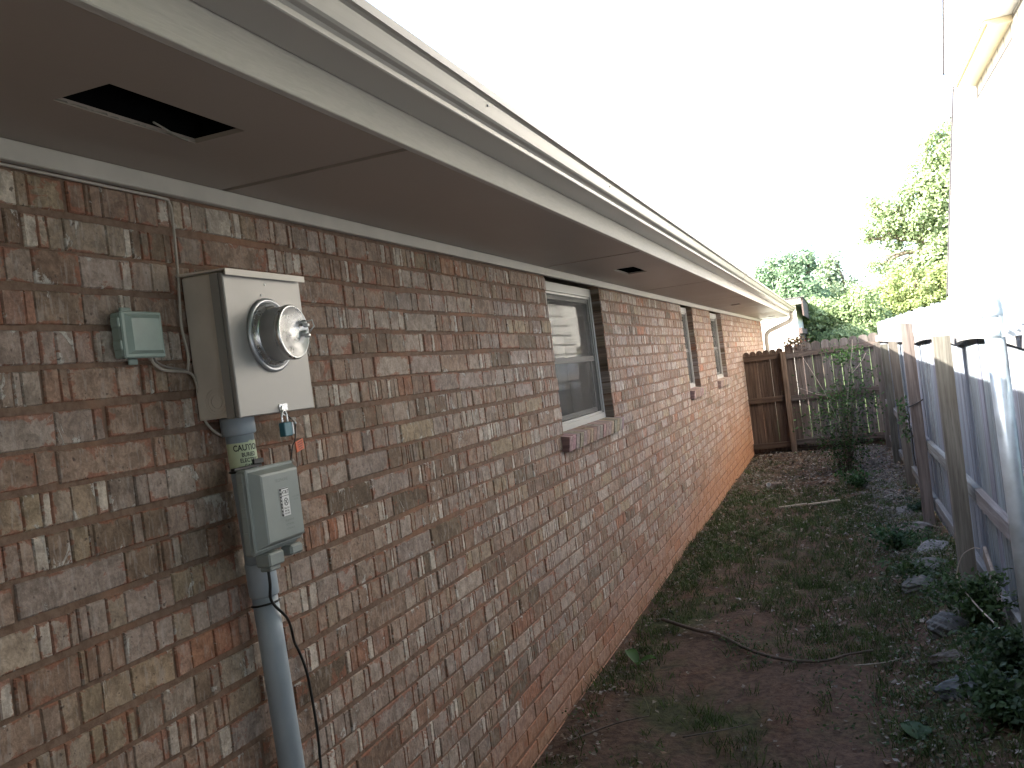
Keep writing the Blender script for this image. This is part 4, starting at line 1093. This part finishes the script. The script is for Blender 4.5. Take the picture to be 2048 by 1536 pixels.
def weed(name, x, y, n_st, hgt, spread, lsize, label, col, seed, n_leaf=30, asp=.55, group=None):
    random.seed(seed); root = empty(name, (x, y, gh(x, y)), label, 'plant', group); s_, l_ = MB(), MB(); s_.smooth = True; s_.col = (.05, .08, .03)
    for _ in range(n_st):
        an = U(0, 6.28); sp = U(.1, 1)*spread; h = hgt*U(.5, 1.1); z = gh(x, y)
        Q = smooth_path([(x+U(-.02, .02), y+U(-.02, .02), z-.01), (x+sp*.4*math.cos(an), y+sp*.4*math.sin(an), z+h*.6), (x+sp*math.cos(an), y+sp*math.sin(an), z+h)], 5)
        s_.tube(Q, .002, 4)
        for _ in range(n_leaf):
            p = Q[int(len(Q)*U(.25, .999))]+Vector((random.gauss(0, lsize*.8), random.gauss(0, lsize*.8), random.gauss(0, lsize*.5)))
            k = U(.65, 1.4); l_.col = tuple(v*k for v in col); leaf_quad(l_, p, lsize*U(.6, 1.2), nrm=(U(-.5, .1), U(-.6, .2), .8), asp=asp)
    s_.build('stem', M['bark'], root); l_.build('foliage', M['leaf'], root, fix=False)
G_ = 'weeds at the foot of the side fence'
weed('weed_plant', 2.00, 5.0, 22, .26, .26, .032, 'bushy dark green weed against the fence boards below the long dry stem', (.036, .068, .022), 61, 75, group=G_)
weed('weed_plant', 2.03, 4.35, 22, .20, .24, .034, 'dense dark weed at the foot of the steel post', (.032, .062, .024), 62, 75, group=G_)
weed('weed_plant', 1.93, 3.92, 26, .17, .28, .034, 'leafy ivy like weed filling the lower right corner', (.036, .068, .026), 63, 75, group=G_)
weed('weed_plant', 1.78, 6.2, 18, .14, .24, .04, 'low spreading weed among the rocks before the nearest wooden post', (.040, .072, .022), 64, 28, group=G_)
weed('weed_plant', 1.72, 7.5, 18, .16, .28, .04, 'round green weed clump left of the pale rocks', (.028, .070, .022), 65, 30, group=G_)
weed('weed_plant', 1.50, 10.9, 18, .20, .25, .04, 'green weed clump below the right side of the shrub', (.035, .085, .022), 66, 30, group=G_)
weed('weed_plant', 1.98, 9.2, 10, .10, .14, .04, 'small bluish weed beside the gravel', (.03, .065, .035), 67, 20, group=G_)
# broad leaved sprouts
def sprout(x, y, label, leaves, col):
    root = empty('sprout', (x, y, gh(x, y)), label, 'plant'); m = MB(); m.smooth = True
    for (dx, dy, L, W_, up) in leaves:
        m.col = col; a = Vector((dx, dy, 0)).normalized(); s2 = Vector((-a.y, a.x, 0)); n = len(m.v); z = gh(x, y)
        for i in range(7):
            t_ = i/6; w2 = W_*math.sin(math.pi*min(1, t_*.93+.07))**.7; p = Vector((x, y, z+.005))+a*L*t_+Vector((0, 0, up*math.sin(t_*2.2)))
            m.v += [tuple(p+s2*w2+Vector((0, 0, .010))), tuple(p), tuple(p-s2*w2+Vector((0, 0, .010)))]
        for i in range(6):
            for q in (0, 1): m.face([n+3*i+q, n+3*i+q+1, n+3*i+q+4, n+3*i+q+3])
    m.build('leaf', M['leaf'], root, fix=False)
sprout(.20, 5.06, 'bright green broad leaved sprout near the base of the brick wall', [(-.5, .6, .12, .035, .06), (1, .1, .11, .045, .035), (.4, -.8, .06, .02, .02)], (.05, .12, .025))
sprout(1.60, 3.98, 'dark green broad leaf lying at the bottom edge near the slate slab', [(-.3, .8, .12, .045, .03), (.6, .5, .08, .03, .03)], (.035, .085, .025))

# branch, strip, chunk, cup, stem
def stick(name, P_, r_, label, cat, col, taper=.5):
    m = MB(); m.smooth = True; m.col = col; Q = smooth_path(P_, 6); m.tube(Q, [r_*(1-taper*i/(len(Q)-1)) for i in range(len(Q))], 7)
    o = m.build(name, M['bark']); top(o, P_[0]); return tag(o, label, cat)
stick('fallen_branch', [(.20, 5.86, .03), (.42, 5.66, .022), (.62, 5.50, .02), (.80, 5.25, .018), (1.0, 5.06, .022), (1.2, 5.00, .03), (1.33, 5.08, .035), (1.46, 5.16, .03)], .012, 'long thin curved branch lying across the bare soil', 'branch', (.085, .065, .05))
stick('twig', [(.10, 3.95, .02), (.28, 4.18, .018), (.42, 4.28, .016)], .005, 'short twig by the foot of the brick wall', 'twig', (.10, .08, .065))
stick('twig', [(1.36, 4.95, .02), (1.50, 4.99, .02), (1.60, 5.03, .03)], .004, 'short pale twig right of the curved branch', 'twig', (.25, .22, .18))
stick('twig', [(.62, 4.05, .012), (.78, 4.12, .015), (.90, 4.20, .012)], .004, 'thin straight twig on the bare soil at the bottom of the picture', 'twig', (.10, .085, .07))
stick('dry_stem', [(2.08, 4.45, .22), (2.03, 4.70, .26), (1.95, 4.95, .33), (1.90, 5.05, .42), (1.925, 5.0, .54), (1.97, 4.92, .60), (2.0, 4.86, .61)], .0045, 'long pale dry stem arching over the weeds beside the fence', 'stem', (.34, .30, .26), .6)
stick('dry_stem', [(2.13, 4.2, 1.02), (2.125, 4.33, 1.1), (2.12, 4.40, 1.22), (2.12, 4.44, 1.30)], .0022, 'thin dry creeper strand against the shaded fence boards by the steel post', 'stem', (.30, .26, .22), .4)
m = MB(); m.col = (.40, .35, .27)
for (a, b_, w_) in (((.70, 9.85), (.98, 9.90), .018), ((.99, 9.91), (1.30, 9.99), .016)):
    A, B = Vector((*a, .02)), Vector((*b_, .03)); d_ = (B-A).normalized(); s2 = Vector((-d_.y, d_.x, 0))*w_
    n = len(m.v); m.v += [tuple(A-s2), tuple(B-s2*.8), tuple(B+s2), tuple(A+s2*.9)]; m.v += [(p[0], p[1], p[2]+.014) for p in m.v[n:n+4]]
    for f_ in [(0, 3, 2, 1), (4, 5, 6, 7), (0, 1, 5, 4), (1, 2, 6, 5), (2, 3, 7, 6), (3, 0, 4, 7)]: m.face([n+i for i in f_])
o = m.build('wood_strip', M['woodx']); top(o, (.98, 9.9, .02)); tag(o, 'pale flat wood strip lying on the leaves in mid yard', 'wood strip')
m = MB(); m.col = (.16, .12, .10); m.box((.44, 11.38, 0), (.64, 11.46, .065), M=Matrix.Translation((0, 0, .0)), bev=.012); o = m.build('brick_chunk', M['stone']); top(o, (.54, 11.42, 0)); tag(o, 'loose dusty brick lying in the leaves near the house corner', 'brick')
cu_ = MB(); cu_.smooth = True; Mz = Matrix.Translation((.50, 11.30, .05)) @ Matrix.Rotation(R(65), 4, 'X')
cu_.lathe([(.020, -.04), (.028, .04), (.026, .04), (.019, -.038)], (0, 0, 0), 'z', 16); cu_.v = [tuple(Mz @ Vector(v)) for v in cu_.v]
o = cu_.build('paper_cup', plain('white_paper', (.75, .73, .70), .6)); top(o, (.50, 11.30, .02)); tag(o, 'crumpled white and red cup beside the loose brick', 'cup')
m = MB(); m.col = (.20, .18, .165); fy = 5.35
A, B = Vector((2.10, 5.62, .42)), Vector((2.12, 4.95, .08))
m.box((-.009, -.04, 0), (.009, .04, (B-A).length), M=Matrix.Translation(B) @ (A-B).to_track_quat('Z', 'Y').to_matrix().to_4x4(), bev=.002)
o = m.build('loose_board', M['woodz']); top(o, tuple(B)); tag(o, 'broken pointed board leaning on the bottom of the fence behind the nearest post', 'board')
m = MB(); random.seed(91); m.smooth = True
vr = empty('fence_creeper', (2.0, 9.9, .5), 'small green creeper growing between two fence posts', 'plant'); m = MB()
for _ in range(150):
    g_ = U(.8, 1.8); m.col = (.03*g_, .07*g_, .022*g_); leaf_quad(m, (random.gauss(2.0, .03), random.gauss(9.9, .06), U(.6, 1.02)), U(.03, .05), nrm=(-1, -.4, .3), asp=.6)
m.build('foliage', M['leaf'], vr, fix=False)

# ------------------------------------------------------------------ unseen trees added beside and behind the camera to block sky light
def sky_block_tree(name, label, base, blobs, n, size, c0, c1, th, seed): return tree(name, label, base, blobs, n, size, c0, c1, th, .2, seed, None, .5)
sky_block_tree('evergreen_tree', 'dense dark evergreen tree added outside the view to shade the near end of the side yard', (5.0, 2.5, 0), [(4.3, 1.0, 3.6, 1.9, 2.6, 2.2), (4.7, 3.2, 3.8, 1.8, 1.9, 2.6), (4.5, 2.0, 6.0, 2.0, 3.2, 2.4), (4.2, -2.5, 4.6, 2.4, 2.4, 3.0), (3.0, -2.2, 5.6, 2.4, 1.8, 1.8)], 22000, .24, (.022, .045, .018), (.05, .085, .03), 2.0, 81)
sky_block_tree('evergreen_tree', 'dense dark evergreen tree added outside the view behind the camera to block sky light', (1.5, -6.5, 0), [(1.2, -6.0, 3.2, 2.6, 1.6, 2.8), (3.2, -5.8, 4.4, 2.4, 1.8, 2.4), (1.6, -5.2, 5.8, 3.0, 2.0, 2.0), (1.0, -3.4, 6.2, 2.6, 2.0, 1.6)], 18000, .24, (.022, .045, .018), (.05, .085, .03), 2.0, 82)
